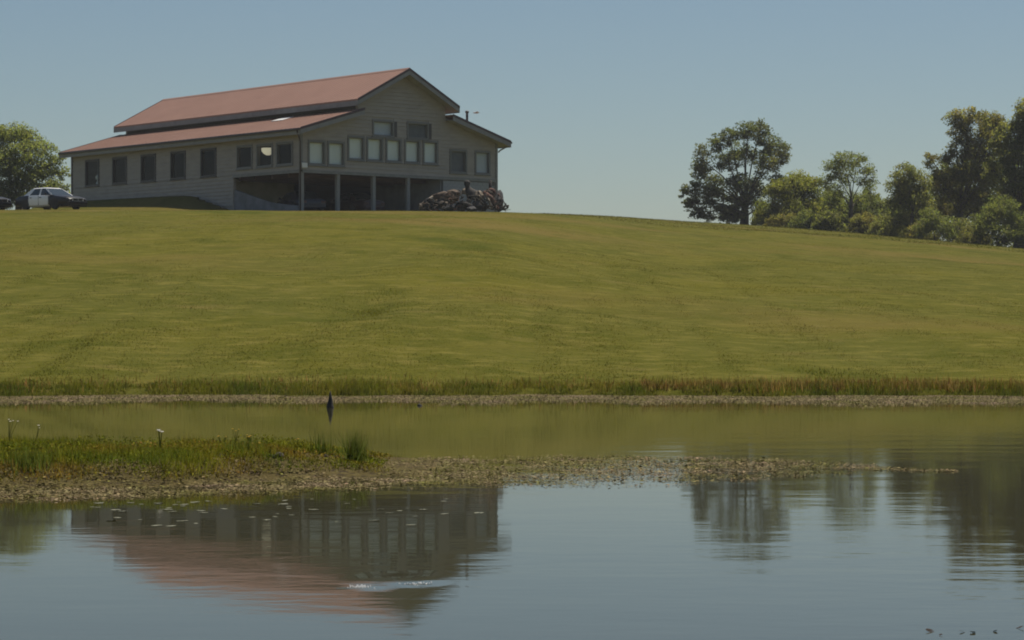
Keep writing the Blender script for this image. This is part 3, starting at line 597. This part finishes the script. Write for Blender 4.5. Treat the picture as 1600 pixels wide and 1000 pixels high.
# ------------------------------------------------------------------ trees
def leafmat(name, c, c2, island=.35, trans=.55):
    return mat(name, c, .65, noise=[(.45, c2, .45, .62, ONE)], spec=.25, island=island, trans=trans, coord='World')
LM = {'oak': leafmat('oak_leaf', (.097,.115,.030), (.142,.142,.035)), 'lime': leafmat('yellow_green_leaf', (.206,.212,.026), (.145,.169,.026)),
      'ash': leafmat('light_green_leaf', (.157,.176,.036), (.109,.133,.029)), 'dark': leafmat('dark_leaf', (.157,.168,.037), (.211,.211,.047)),
      'olive': leafmat('olive_leaf', (.146,.146,.029), (.213,.188,.039)), 'willow': leafmat('left_tree_leaf', (.221,.246,.056), (.159,.190,.048))}
def tree(name, label, base, Y, trunk_r, clumps, lm, leaf=.19, dens=1.0, sub=16, group=None, fork=None, cat='tree', subr=.50, drop=0):
    """base: (px, py) of the foot; clumps: (px, py, rx_px, ry_px, depth_m)"""
    sc = Y/FPX; b = at(base[0], base[1], Y); b.z -= drop
    root = empty(name, b); tag(root, label, cat, group)
    rg = np.random.default_rng(int(base[0]*7+base[1])); wood = MB(); leaves = []
    cs = []
    for px, py, rx, ry, dy in clumps:
        p = at(px, py, Y)-b; p.y += dy; cs.append((p, rx*sc, ry*sc))
    top = fork if fork is not None else .3
    hmax = max(c[0].z for c in cs); fk = Vector((rg.normal(0,.1), rg.normal(0,.1), hmax*top))
    wood.tube([(0,0,-.4),(0,0,.15),tuple(fk*.5+Vector((rg.normal(0,.08),0,0))),tuple(fk)], [trunk_r*1.5,trunk_r*1.1,trunk_r*.9,trunk_r*.75], 9)
    for (p, rx, rz_) in cs:
        st = fk*min(1, max(.35, (p.z*.55)/max(fk.z,.1))); mid = st.lerp(p, .5)+Vector((rg.normal(0,.12)*rx, rg.normal(0,.12)*rx, .10*(p-st).length))
        if p.z < st.z+.3: mid.z += .1*rx
        r0 = trunk_r*min(.42, .16+.08*rx)
        wood.tube([st, st.lerp(mid,.5), mid, mid.lerp(p,.6), p], [r0, r0*.85, r0*.66, r0*.5, r0*.34], 6)
        ns = max(8, int(2.4*sub*(rx*rz_)**.5/1.3))
        for k in range(ns):
            dv = rg.normal(size=3); dv /= np.linalg.norm(dv); rad = rg.uniform(.35,1.0)**.6
            q = np.array(p)+dv*np.array([rx, (rx+rz_)*.5, rz_])*rad
            if q[2] < .1: q[2] = .1+abs(rg.normal(0,.3))
            sr = subr*(rx*rz_)**.5*rg.uniform(.6,1.25)
            wood.tube([tuple(p), tuple((np.array(p)+q)/2+rg.normal(0,.08,3)*rx), tuple(q)], [r0*.30, r0*.2, .012], 4)
            nl = int(dens*185*max(sr,.3)**2/(leaf/.22)**1.8)+8
            off = rg.normal(size=(nl,3)); off /= np.linalg.norm(off,axis=1)[:,None]; off *= (rg.uniform(0,1,(nl,1))**.45)*np.array([sr*1.15,sr*1.15,sr*.75])
            leaves.append(q+off)
    L_ = np.concatenate(leaves); n = len(L_); L_[:,2] = np.maximum(L_[:,2], .05)
    a = rg.normal(size=(n,3)); a /= np.linalg.norm(a,axis=1)[:,None]
    up = rg.normal(size=(n,3))+np.array([0,0,.5]); c = np.cross(a, up); c /= np.linalg.norm(c,axis=1)[:,None]
    sz = leaf*rg.uniform(.55,1.25,(n,1)); a = a*sz*.5; c = c*sz*.32; nn = np.cross(a, c); nn /= np.linalg.norm(nn,axis=1)[:,None]+1e-9
    quad = np.stack([L_-a, L_+c+nn*sz*.08, L_+a, L_-c+nn*sz*.08], 1)
    wood.build('trunk', M['bark'], root, smooth=True)
    ctr = np.array([0,0,hmax*.55]); on = L_-ctr; on /= np.linalg.norm(on,axis=1)[:,None]+1e-6
    nv = on*.35+np.array([0,0,.75])+rg.normal(0,.40,(n,3)); nv /= np.linalg.norm(nv,axis=1)[:,None]
    soup('crown', quad, 4, lm, root, nrm=nv)
    return root
TG = 'trees along the right edge of the hill'
tree('oak_tree', 'tall round-crowned dark oak standing alone at the left end of the tree line', (1163,351), 235, .42,
     [(1168,206,17,18,0),(1190,203,16,16,1),(1140,215,16,16,0),(1120,225,14,16,-.5),(1205,228,20,20,.5),(1222,244,12,20,0),(1165,235,22,18,1.5),(1135,255,20,18,-1),(1098,250,14,24,0),(1096,272,14,16,.5),
      (1195,262,20,18,-1),(1118,290,20,18,1),(1150,285,20,18,-1.5),(1180,295,20,18,1),(1086,296,18,12,0),(1068,302,9,9,0),(1092,318,20,14,.5),(1088,333,16,10,-.5),(1125,322,22,14,-1),(1150,330,14,14,1.5),(1140,342,20,9,-1.2),(1195,330,16,16,1.5),(1112,305,18,14,-1),(1105,338,16,9,.8),(1172,318,16,16,-1),(1150,312,16,14,1.2),(1215,285,14,14,0),(1078,318,12,9,.4)],
     LM['oak'], leaf=.22, dens=.85, fork=.2, sub=15, subr=.43)
tree('broad_tree', 'bushy bright yellow-green tree beside the lone oak', (1235,358), 228, .2,
     [(1240,292,26,22,0),(1215,305,22,22,-1),(1265,300,22,24,.5),(1200,330,18,20,0),(1235,335,26,20,-1.5),(1270,335,22,22,-1),(1185,342,10,12,-2),(1255,285,16,14,1)],
     LM['lime'], leaf=.19, dens=.85, fork=.25)
tree('slender_tree', 'light green forked tree with a dark bare trunk in the middle of the tree line', (1327,364), 222, .22,
     [(1318,252,22,14,0),(1340,254,18,14,.5),(1300,268,18,16,0),(1352,276,16,18,-.5),(1326,272,16,16,1.5),(1292,285,12,14,.5),(1362,300,12,16,.5),(1310,300,18,18,2.5),(1345,310,18,18,2.5)],
     LM['ash'], leaf=.18, dens=.5, fork=.48, sub=15)
tree('broad_tree', 'low green thicket tree behind the slender forked trunk', (1310,364), 233, .2,
     [(1300,325,24,24,0),(1330,335,22,24,.5),(1352,330,20,26,0),(1375,335,16,26,.5),(1295,345,24,16,-1),(1365,352,22,14,-1)], LM['ash'], leaf=.19, dens=.85, fork=.3)
tree('round_tree', 'dark olive round-topped tree with its trunk showing, right of the slender one', (1423,374), 212, .2,
     [(1415,272,20,16,0),(1440,282,16,18,.5),(1398,290,16,18,-.5),(1425,300,24,20,1),(1405,318,20,18,0),(1445,315,14,20,0),(1430,335,22,18,1.5),(1400,345,16,16,1)],
     LM['dark'], leaf=.19, dens=.75, fork=.35)
tree('tall_tree', 'tall olive-green tree with airy top, second from the right edge', (1500,380), 218, .38,
     [(1492,186,16,14,0),(1515,180,20,14,0),(1545,186,22,14,.5),(1502,206,20,14,0),(1535,210,24,18,-1),(1510,232,26,18,0),(1480,246,16,12,-.5),(1562,205,14,16,0),(1560,190,14,12,.5),(1455,250,14,11,0),(1470,268,18,14,.5),(1550,240,24,22,1),(1500,268,28,22,-1),(1475,295,22,20,0),(1535,280,28,24,0),(1505,315,28,24,1),(1470,330,18,22,1.5),(1540,325,26,26,1)],
     LM['olive'], leaf=.21, dens=.72, fork=.25)
tree('tall_tree', 'dark tall tree cut off by the right edge of the picture', (1592,384), 208, .4,
     [(1600,172,16,16,0),(1600,190,20,20,0),(1585,212,20,20,0),(1572,205,12,14,1),(1562,228,14,16,1),(1556,262,16,18,1.5),(1625,195,30,28,.5),(1578,245,20,22,-.5),(1615,240,30,28,0),(1585,282,26,24,0),(1635,285,30,28,0),(1570,315,22,22,1),(1605,320,28,26,1),(1650,330,30,30,0)],
     LM['dark'], leaf=.21, dens=.9, fork=.25)
BG_ = 'bushes at the foot of the tree line'
tree('bush', 'light green bush between the round tree and the tall olive tree', (1462,378), 207, .08, [(1450,345,18,18,0),(1470,352,16,16,-.5),(1440,360,14,10,0),(1478,366,14,10,-.5)], LM['ash'], leaf=.16, dens=.9, group=BG_, cat='bush', sub=14)
tree('bush', 'large green bush at the foot of the tree on the right edge', (1560,384), 202, .1, [(1545,340,22,20,0),(1570,330,22,22,.5),(1592,350,20,22,0),(1535,360,18,16,-.5),(1560,366,24,14,-1),(1595,372,22,12,-1),(1620,355,20,24,0)], LM['ash'], leaf=.16, dens=.9, group=BG_, cat='bush', sub=14)
tree('bush', 'dark low bush under the tall olive tree', (1505,380), 211, .1, [(1500,358,20,18,0),(1520,362,18,14,.5),(1488,368,14,10,-.5)], LM['dark'], leaf=.16, dens=.9, group=BG_, cat='bush', sub=14)
tree('bush', 'dark undergrowth bush under the round olive tree', (1400,370), 222, .1, [(1385,352,16,16,0),(1405,356,16,14,.5),(1425,362,16,12,.8)], LM['dark'], leaf=.16, dens=.9, group=BG_, cat='bush', sub=14)
tree('bush', 'dark shrub at the foot of the lone oak', (1140,350), 238, .08, [(1135,338,12,10,0),(1150,336,10,12,0)], LM['oak'], leaf=.16, dens=1, group=BG_, cat='bush', sub=14)
for px, py, Y_, w_, h_, lk, lab in [(1195,354,229,16,14,'lime','low yellow-green bush just right of the oak trunk'),(1225,358,224,20,16,'olive','low green bush in front of the yellow-green tree'),(1262,361,222,20,18,'ash','low green bush between the yellow-green tree and the slender trunk'),
      (1295,364,219,18,20,'dark','low green bush left of the slender forked trunk'),(1350,368,216,18,20,'olive','low green bush right of the slender forked trunk'),(1380,371,214,16,18,'dark','low dark bush left of the round olive tree'),(1440,377,209,18,16,'olive','low olive bush right of the round tree trunk'),(1520,384,204,20,16,'olive','low olive bush at the foot of the tall olive tree')]:
    tree('bush', lab, (px,py), Y_, .06, [(px-w_*.5,py-h_*.6,w_*.8,h_*.8,0),(px+w_*.5,py-h_*.7,w_*.8,h_*.8,.3),(px,py-h_*1.2,w_*.8,h_*.7,.5),(px-w_,py-h_*.3,w_*.6,h_*.5,-.3),(px+w_,py-h_*.3,w_*.6,h_*.5,-.3)], LM[lk], leaf=.16, dens=1, group=BG_, cat='bush', sub=14)
rw_ = np.random.default_rng(4); n = 62000; U = rw_.uniform(1195, 1720, n); top_ = np.interp(U, [1195,1240,1290,1340,1390,1420,1450,1480,1540,1600,1720], [328,306,304,306,312,300,282,258,236,215,205])+10*np.sin(U*.11)+6*np.sin(U*.31)
bot_ = np.interp(U, [1195,1330,1460,1600,1720], [356,367,379,392,404]); P_ = top_+(bot_-top_)*rw_.uniform(0,1,n); Yw = 244+rw_.normal(0,3,n)
L_ = np.stack([(U-800)*Yw/FPX, Yw, CAMH+(HOR-P_)*Yw/FPX], 1); a = rw_.normal(size=(n,3)); a /= np.linalg.norm(a,axis=1)[:,None]; c = np.cross(a, rw_.normal(size=(n,3))); c /= np.linalg.norm(c,axis=1)[:,None]; sz = .26*rw_.uniform(.6,1.3,(n,1))
nv = rw_.normal(0,.4,(n,3))+np.array([0,-.2,.9]); nv /= np.linalg.norm(nv,axis=1)[:,None]
tag(soup('far_wood', np.stack([L_-a*sz*.5, L_+c*sz*.32, L_+a*sz*.5, L_-c*sz*.32], 1), 4, LM['ash'], nrm=nv), 'dim mass of woodland foliage behind the tree line', 'wood', None, 'stuff')
tree('broad_tree', 'light green spreading tree behind the parked cars at the left edge', (30,330), 188, .3,
     [(20,208,24,18,0),(50,215,20,16,.5),(-10,215,26,22,0),(72,232,16,14,0),(45,240,28,20,-1),(90,250,14,12,0),(10,250,30,24,-1),(75,262,22,18,-.5),(98,270,12,12,0),(40,275,30,22,-1),(0,285,30,26,-1),(80,290,22,20,-1),(102,300,10,14,0),(50,308,30,18,-1.5),(10,312,28,18,-1.5),(90,315,16,12,-1)],
     LM['willow'], leaf=.16, dens=.72, fork=.25, sub=17)

# ------------------------------------------------------------------ grass, bank growth
def blades(name, X, Y, h, wd, m, lean=.35, zoff=-.01, kind='stuff', label=None, cat=None, parent=None, lz=None, soft=.3):
    n = len(X); Z = terrain(X, Y)+zoff if lz is None else lz
    an = RNG.uniform(0, 2*np.pi, n); dx, dy = np.cos(an), np.sin(an); la = RNG.uniform(0, 2*np.pi, n); lm_ = np.abs(RNG.normal(0, lean, n))*h
    p = np.stack([X, Y, Z], 1); s_ = np.stack([dx*wd/2, dy*wd/2, np.zeros(n)], 1)
    tip = p+np.stack([np.cos(la)*lm_, np.sin(la)*lm_, h], 1)
    nm = RNG.normal(0, soft, (n,3))+np.array([0,-.12,1.]); nm /= np.linalg.norm(nm, axis=1)[:,None]
    o = soup(name, np.stack([p-s_, p+s_, tip], 1), 3, m, parent, nrm=nm)
    if label or kind: tag(o, label, cat, None, kind)
    return o
def vis(n, y0, y1, umax=.232, powr=1.0):
    Y = y0*(y1/y0)**(RNG.uniform(0, 1, n)**powr); X = RNG.uniform(-umax, umax, n)*Y; return X, Y
n = 430000; X, Y = vis(n, 46.2, 165); k = ((X-B0[0])*BC+(Y-B0[1])*BS < -.1) | (-(X-B0[0])*BS+(Y-B0[1])*BC < -.1); X, Y = X[k], Y[k]
nz = .5+.5*np.sin(X*.7+np.sin(Y*.31)*2)*np.sin(Y*.4+np.sin(X*.5)*2)
blades('hill_grass', X, Y, RNG.uniform(.012,.034,len(X))*(.6+.8*nz), RNG.uniform(.012,.03,len(X)), M['blade'], lean=.7, label='short mown grass covering the hillside', cat='grass')
X, Y = vis(70000, 160, 260); k = X > 0; X, Y = X[k], Y[k]
blades('far_grass', X, Y, RNG.uniform(.05,.12,len(X)), RNG.uniform(.03,.05,len(X)), M['blade'], lean=.7, label='short grass below the tree line', cat='grass')
# tall fringe on the far bank, in clumps
n = 90000; X = RNG.uniform(-15, 15, n); cl = .5+.5*np.sin(X*2.1+np.sin(X*.7)*2)*np.sin(X*.83+1)
Y = shore(X)-.15+np.abs(RNG.normal(0, .8, n)); cl2 = .5+.5*np.sin(X*5.7+np.sin(X*3.1)*2); h = RNG.uniform(.05,.18,n)*(.25+.6*cl+.5*cl2)*np.clip(1.15-(Y-shore(X))*.33, .3, 1)
blades('bank_grass', X, Y, h, RNG.uniform(.008,.018,n), M['bank'], lean=.3, label='ragged taller grass along the far bank of the pond', cat='grass')
n = 13000; X = np.where(RNG.uniform(0,1,n) < .75, RNG.uniform(2.5, 14, n), RNG.uniform(-10, 14, n)); Y = shore(X)+.5+np.abs(RNG.normal(0, .7, n))
blades('bank_weeds', X, Y, RNG.uniform(.06,.20,n), RNG.uniform(.01,.02,n), M['weed'], lean=.3, label='russet dry weeds behind the bank grass', cat='weeds')
for i, (px, hh, lab) in enumerate([(1352,.36,'darkest rush clump on the far bank, towards the right'),(480,.30,'green rush clump on the far bank left of the pointed stump'),(662,.30,'green rush clump on the far bank right of the pointed stump'),(1578,.32,'rush clump on the far bank at the right edge'),(372,.28,'rush clump on the far bank above the spit')]):
    x0 = (px-800)*45.2/FPX; n = 420; X = x0+RNG.normal(0,.13,n); Y = float(shore(x0))+RNG.normal(.15,.12,n)
    blades('rush_clump', X, Y, RNG.uniform(.5,1,n)*hh, RNG.uniform(.008,.016,n), M['rush'], lean=.22, kind=None, label=lab, cat='rushes').__setitem__('group', 'rush clumps on the far bank')
for px, Yt, n_, hh, lab in [(578,61.5,420,.085,'dark green tuft in the small hollow left of centre on the hillside'),(600,66,260,.08,'faint green tuft just above the hollow on the hillside'),(1290,49,420,.10,'green weed patch low on the hillside towards the right')]:
    x0 = (px-800)*Yt/FPX; X = x0+RNG.normal(0,.28,n_); Y = Yt+RNG.normal(0,.9,n_)
    blades('grass_tuft', X, Y, RNG.uniform(.4,1,n_)*hh, RNG.uniform(.012,.025,n_), M['bank'], lean=.5, kind='stuff', label=lab, cat='grass tuft').__setitem__('group', 'darker tufts on the hillside')
# the spit
n = 110000; X = RNG.uniform(-6.5, -1.1, n); Y = RNG.uniform(19.8, 24.6, n); z = terrain(X, Y)
cl = .5+.5*np.sin(X*3.3+np.sin(Y*2)*1.5)*np.sin(Y*2.7+np.sin(X*1.9)*2)
k = (z > .02+.05*RNG.uniform(0,1,n)) & (RNG.uniform(0,1,n) < .12+.8*cl); X, Y, cl = X[k], Y[k], cl[k]
blades('spit_grass', X, Y, RNG.uniform(.02,.105,len(X))*(.35+1.2*cl)*np.clip(1-(X+2.2)/1.5, .35, 1), RNG.uniform(.004,.010,len(X)), M['spit_grass'], lean=.4, label='low grass and herbs growing on the spit', cat='grass')
n = 26000; X = RNG.uniform(-6.5, -1.0, n); Y = RNG.uniform(20.2, 24.5, n); z = terrain(X, Y); k = z > .04; X, Y, z = X[k], Y[k], z[k]; n = len(X)
hz_ = (.5+.5*np.sin(X*2.3+np.sin(Y*3)*1.3)*np.sin(Y*2.1+X*1.7))
p_ = np.stack([X, Y, z+RNG.uniform(.0,.09,n)*(.3+hz_)*np.clip(-(X+.6)/1.8, .2, 1)], 1); a_ = RNG.normal(size=(n,3)); a_ /= np.linalg.norm(a_,axis=1)[:,None]; c_ = np.cross(a_, RNG.normal(size=(n,3))); c_ /= np.linalg.norm(c_,axis=1)[:,None]
sz_ = RNG.uniform(.006,.016,(n,1)); nm = RNG.normal(0,.35,(n,3))+np.array([0,-.15,1.]); nm /= np.linalg.norm(nm,axis=1)[:,None]
tag(soup('spit_herbs', np.stack([p_-a_*sz_, p_+c_*sz_*.6, p_+a_*sz_, p_-c_*sz_*.6], 1), 4, M['spit_grass'], nrm=nm), 'small leafy herbs mixed into the spit grass', 'herbs', None, 'stuff')
def clump(px, py, Y, hh, n_, sp, lab, m='rush', lean=.22, name='rush_clump', cat='rushes'):
    x0 = (px-800)*Y/FPX; X = x0+RNG.normal(0,sp,n_); YY = Y+RNG.normal(0,sp,n_)
    z0 = np.maximum(terrain(X, YY), -.02)
    o = blades(name, X, YY, RNG.uniform(.55,1.0,n_)*hh, RNG.uniform(.004,.009,n_), M[m], lean=lean, kind=None, label=lab, cat=cat, lz=z0); return o
clump(555, 735, 22.4, .36, 280, .05, 'bushy dark green rush clump at the tip of the spit', lean=.34)
clump(503, 718, 22.9, .27, 80, .05, 'thin sparse rush clump left of the bushy one on the spit')
clump(45, 755, 20.6, .20, 260, .09, 'low green tuft on the near side of the spit at the left', lean=.45)
clump(385, 735, 22.2, .17, 260, .09, 'green tuft beside the yellow flowers on the spit', lean=.45)
def flower(px, py, Y, hh, heads, m, r, lab, cat='flower', name='wildflower'):
    x0 = (px-800)*Y/FPX; z0 = max(gz(x0, Y), 0); root = empty(name, (x0, Y, z0)); tag(root, lab, cat)
    for i in range(heads):
        tx, ty_, th = random.gauss(0, r*2.2), random.gauss(0, r*2), hh*random.uniform(.86, 1.02)
        st = MB().tube([(0,0,-.02),(tx*.3,ty_*.3,th*.5),(tx,ty_,th)], [.0035,.003,.002], 5).build('stem', M['rush'], root)
        mb = MB(); rr_ = r*random.uniform(.7,1.15)
        for k in range(9):
            a = 2*math.pi*k/9+random.uniform(-.2,.2); ca, sa = math.cos(a), math.sin(a)
            mb.poly([(tx,ty_,th),(tx+ca*rr_*.6-sa*rr_*.25,ty_+sa*rr_*.6+ca*rr_*.25,th+rr_*.5),(tx+ca*rr_,ty_+sa*rr_,th+rr_*random.uniform(.1,.6)),(tx+ca*rr_*.6+sa*rr_*.25,ty_+sa*rr_*.6-ca*rr_*.25,th+rr_*.5)], [(0,1,2,3)])
        mb.tube([(tx,ty_,th),(tx,ty_,th+rr_*.35)], [rr_*.3,rr_*.2], 6).build('bloom', M[m], root)
    return root
flower(250, 725, 22.4, .215, 5, 'petal', .021, 'tallest white-flowered stalk in the middle of the spit')
flower(14, 720, 23.5, .27, 4, 'petal', .016, 'white-flowered stalk on the spit at the left edge')
flower(56, 720, 23.3, .215, 2, 'petal', .014, 'small white flower stalk second from the left edge on the spit')
for px, Y, hh, nh, lab in [(347,23.0,.13,3,'leftmost yellow flowers on the spit, near the rock'),(368,23.6,.17,3,'tallest yellow flowers on the spit'),(392,22.8,.15,5,'fullest cluster of yellow flowers on the spit'),(465,23.2,.11,3,'rightmost yellow flowers on the spit, beside the thin rushes'),(402,22.2,.10,3,'low yellow flowers nearest the water on the spit')]:
    flower(px, 720, Y, hh, nh, 'yellow', .013, lab)
for px, Y, r_, m, lab in [(437,21.75,.040,'rock','largest brown rock at the water side of the spit'),(425,21.7,.028,'rock_dark','small dark rock touching the largest rock on the spit'),(345,21.6,.028,'rock_dark','dark stone below the leftmost yellow flowers'),(508,22.6,.026,'rock','small grey stone beside the thin rushes on the spit'),(125,21.2,.022,'rock','small stone on the left half of the spit')]:
    x0 = (px-800)*Y/FPX; o = link('stone', boulder_mesh(int(px)), M[m], loc=(x0, Y, max(gz(x0,Y),.0)+r_*.5)); o.scale = (r_*1.3, r_, r_*.9); tag(o, lab, 'stone', 'stones on the spit')
# pointed stump in the water
b = at(516, 638, 39.2); b.z = 0
mb = MB(); mb.tube([(0,0,-.12),(.0,0,.0),(-.004,0,.05),(.004,.0,.13),(-.002,.01,.21),(.004,.01,.275)], [.068,.062,.052,.036,.02,.004], 9)
tag(mb.build('pointed_stump', M['darkwood'], None, loc=b, smooth=True), 'dark pointed stump sticking out of the pond near the far bank', 'stump')
o = link('stone', boulder_mesh(5), M['rock_dark'], loc=at(656, 634.5, 40.1)); o.location.z = .01; o.scale = (.045,.04,.028); tag(o, 'small dark stone in the floating leaves right of the pointed stump', 'stone')

# ------------------------------------------------------------------ floating leaves
def _upn(n, q):
    v = RNG.normal(0, q, (n,3))+np.array([0,-.1,1.]); return v/np.linalg.norm(v, axis=1)[:,None]
def leafmat_soup(X, Y, r, tilt, name, m, lab, zmax=.012):
    n = len(X); k = 5; an = np.linspace(0, 2*np.pi, k, endpoint=False)[None,:]+RNG.uniform(0, 6, (n,1))
    rr_ = r[:,None]*RNG.uniform(.75,1.15,(n,k)); tx = RNG.normal(0, tilt, n)[:,None]; ty_ = RNG.normal(0, tilt, n)[:,None]
    ox, oy = np.cos(an)*rr_, np.sin(an)*rr_*.8; curl = RNG.normal(0, .12, (n,k))*r[:,None]
    oz = ox*tx+oy*ty_+curl; oz = oz-oz.min(axis=1)[:,None]*.75+RNG.uniform(.002, zmax, (n,1))
    oz = oz+np.maximum(terrain(X, Y), 0)[:,None]
    o = soup(name, np.stack([X[:,None]+ox, Y[:,None]+oy, oz], -1), k, m, nrm=_upn(n, .25)); tag(o, lab, 'leaves', None, 'stuff'); return o
def poly_fill(n, near, far, x0, x1):      # scatter between two (X -> Y) curves
    X = RNG.uniform(x0, x1, n); t = RNG.uniform(0, 1, n); a = np.interp(X, *near); b_ = np.interp(X, *far); return X, a+(b_-a)*t, t
n = 110000; X = RNG.uniform(-10.5, 10.5, n); f = RNG.uniform(0, 1, n); near = 40.6+1.1*np.sin(X*.55+1)*np.sin(X*.21)+.6*np.sin(X*1.9)+.35*np.sin(X*4.3+np.sin(X)*2)-np.clip(X,-9,9)*.02
Y = near+(shore(X)+.1-near)*f**.9; keep = (RNG.uniform(0,1,n) < .06+2.2*f) & ~((np.abs(X+1.75) < .5) & (np.abs(Y-41) < .7) & (RNG.uniform(0,1,n) < .9)); X, Y = X[keep], Y[keep]
leafmat_soup(X, Y, RNG.uniform(.008,.020,len(X)), .10, 'floating_leaves', M['mat_leaf'], 'belt of tan floating leaves along the far bank')
NEAR = ([-7,-4.0,-2.6,-1.2,.2,1.05,2.0,2.9,3.9,4.2],[18.1,18.3,19.0,19.7,20.0,20.15,20.8,21.7,22.1,22.3])
FAR = ([-7,-4.0,-2.6,-1.2,-.9,.2,1.3,2.6,3.4,3.9,4.2],[20.7,21.0,21.6,23.2,24.8,25.0,25.1,24.6,23.6,22.8,22.4])
n = 120000; X, Y, t = poly_fill(n, NEAR, FAR, -6.5, 4.15); e = np.minimum(t, 1-t)
nz = np.sin(X*2.2+np.sin(Y*1.7)*2)*np.sin(Y*2.9+X); n2 = np.sin(X*6.1+np.sin(Y*5)*2)*np.sin(Y*7.3+np.sin(X*4)*2)
keep = (RNG.uniform(0,1,n) < np.clip(.02+(e+.07*n2)*5, .03, 1)*np.clip(.75+.5*n2, .3, 1)*np.where(X > 1.2, np.clip(1-(X-1.4)/3.4, .14, 1), 1)) & (nz > np.where(X > 2.0, np.clip(-.75+(X-2.0)*.28, -.75, .1), -.75))
X, Y = X[keep], Y[keep]
leafmat_soup(X, Y, RNG.uniform(.004,.010,len(X))*(1+1.2*(RNG.uniform(0,1,len(X))>.9)), .15, 'floating_leaves', M['mat_leaf'], 'broad mat of tan floating leaves around and beyond the spit', zmax=.012)
# loose pads drifting on the dark reflection, one by one
padme = []
for j in range(5):
    mb = MB(); k = 14; rg = random.Random(j); pts = [(0,0,.004)]
    for i in range(k+1):
        a = .25+i*(2*math.pi-.5)/k; r_ = rg.uniform(.92,1.06); pts.append((r_*math.cos(a), r_*math.sin(a), .004+rg.uniform(0,.06)))
    mb.poly(pts, [(0,i,i+1) for i in range(1,k+1)]); q = mb.mesh('lily_pad'); q.materials.append(M['pad']); padme.append(q)
rg = random.Random(3)
for i in range(64):
    py = 776+abs(rg.gauss(0, 20)); px = rg.choice([rg.uniform(130,330), rg.uniform(240,460), rg.uniform(430,760)]); py += (560-px)*.022
    Yp = CAMH*FPX/(py-HOR); o = link('lily_pad', padme[i%5], None, loc=((px-800)*Yp/FPX, Yp, .002), rot=(rg.gauss(0,.03), rg.gauss(0,.03), rg.uniform(0,6)))
    s_ = rg.uniform(.014,.042); o.scale = (s_, s_, s_); tag(o, 'small pale pad floating loose on the reflection below the spit', 'lily pad', 'loose pads on the reflection of the building')
for i, (px, py, s_) in enumerate([(1453,987,.020),(1503,988,.014),(1520,989,.013),(1555,987,.011),(1593,982,.02),(1470,993,.008)]):
    Yp = CAMH*FPX/(py-HOR); o = link('floating_leaf', padme[i%5], None, loc=((px-800)*Yp/FPX, Yp, .004), rot=(.3,.2,i)); o.scale = (s_,s_,s_*2); o.data = o.data.copy(); o.data.materials[0] = M['deadwood']
    tag(o, 'tiny brown leaf bit floating at the lower right corner', 'leaf', 'leaf bits at the lower right corner')

# white flecks shaped for the glints and splash where the fish broke the surface
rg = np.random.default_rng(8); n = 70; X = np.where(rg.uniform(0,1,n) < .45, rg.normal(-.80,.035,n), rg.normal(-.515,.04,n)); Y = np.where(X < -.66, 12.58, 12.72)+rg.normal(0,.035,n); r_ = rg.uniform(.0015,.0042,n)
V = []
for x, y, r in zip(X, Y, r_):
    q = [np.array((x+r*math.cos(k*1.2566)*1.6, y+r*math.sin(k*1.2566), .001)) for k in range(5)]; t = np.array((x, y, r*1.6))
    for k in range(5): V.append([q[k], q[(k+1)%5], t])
tag(soup('glint_fleck', V, 3, M['white']), 'white flecks for glints and splash on the ripple over the building reflection', 'glint_fleck', None, 'stuff')

# ------------------------------------------------------------------ thin summer haze
hm = bpy.data.materials.new('haze'); hm.use_nodes = True; N = hm.node_tree.nodes; N.remove(N['Principled BSDF'])
pv = N.new('ShaderNodeVolumePrincipled'); pv.inputs['Color'].default_value = (.92,.95,1,1); pv.inputs['Density'].default_value = .0002; pv.inputs['Anisotropy'].default_value = .2
hm.node_tree.links.new(pv.outputs[0], N['Material Output'].inputs['Volume'])
tag(MB().box(-950, 950, -450, 1250, -2.5, 45).build('haze', hm), 'thin pale summer haze in the air', 'haze', None, 'stuff')
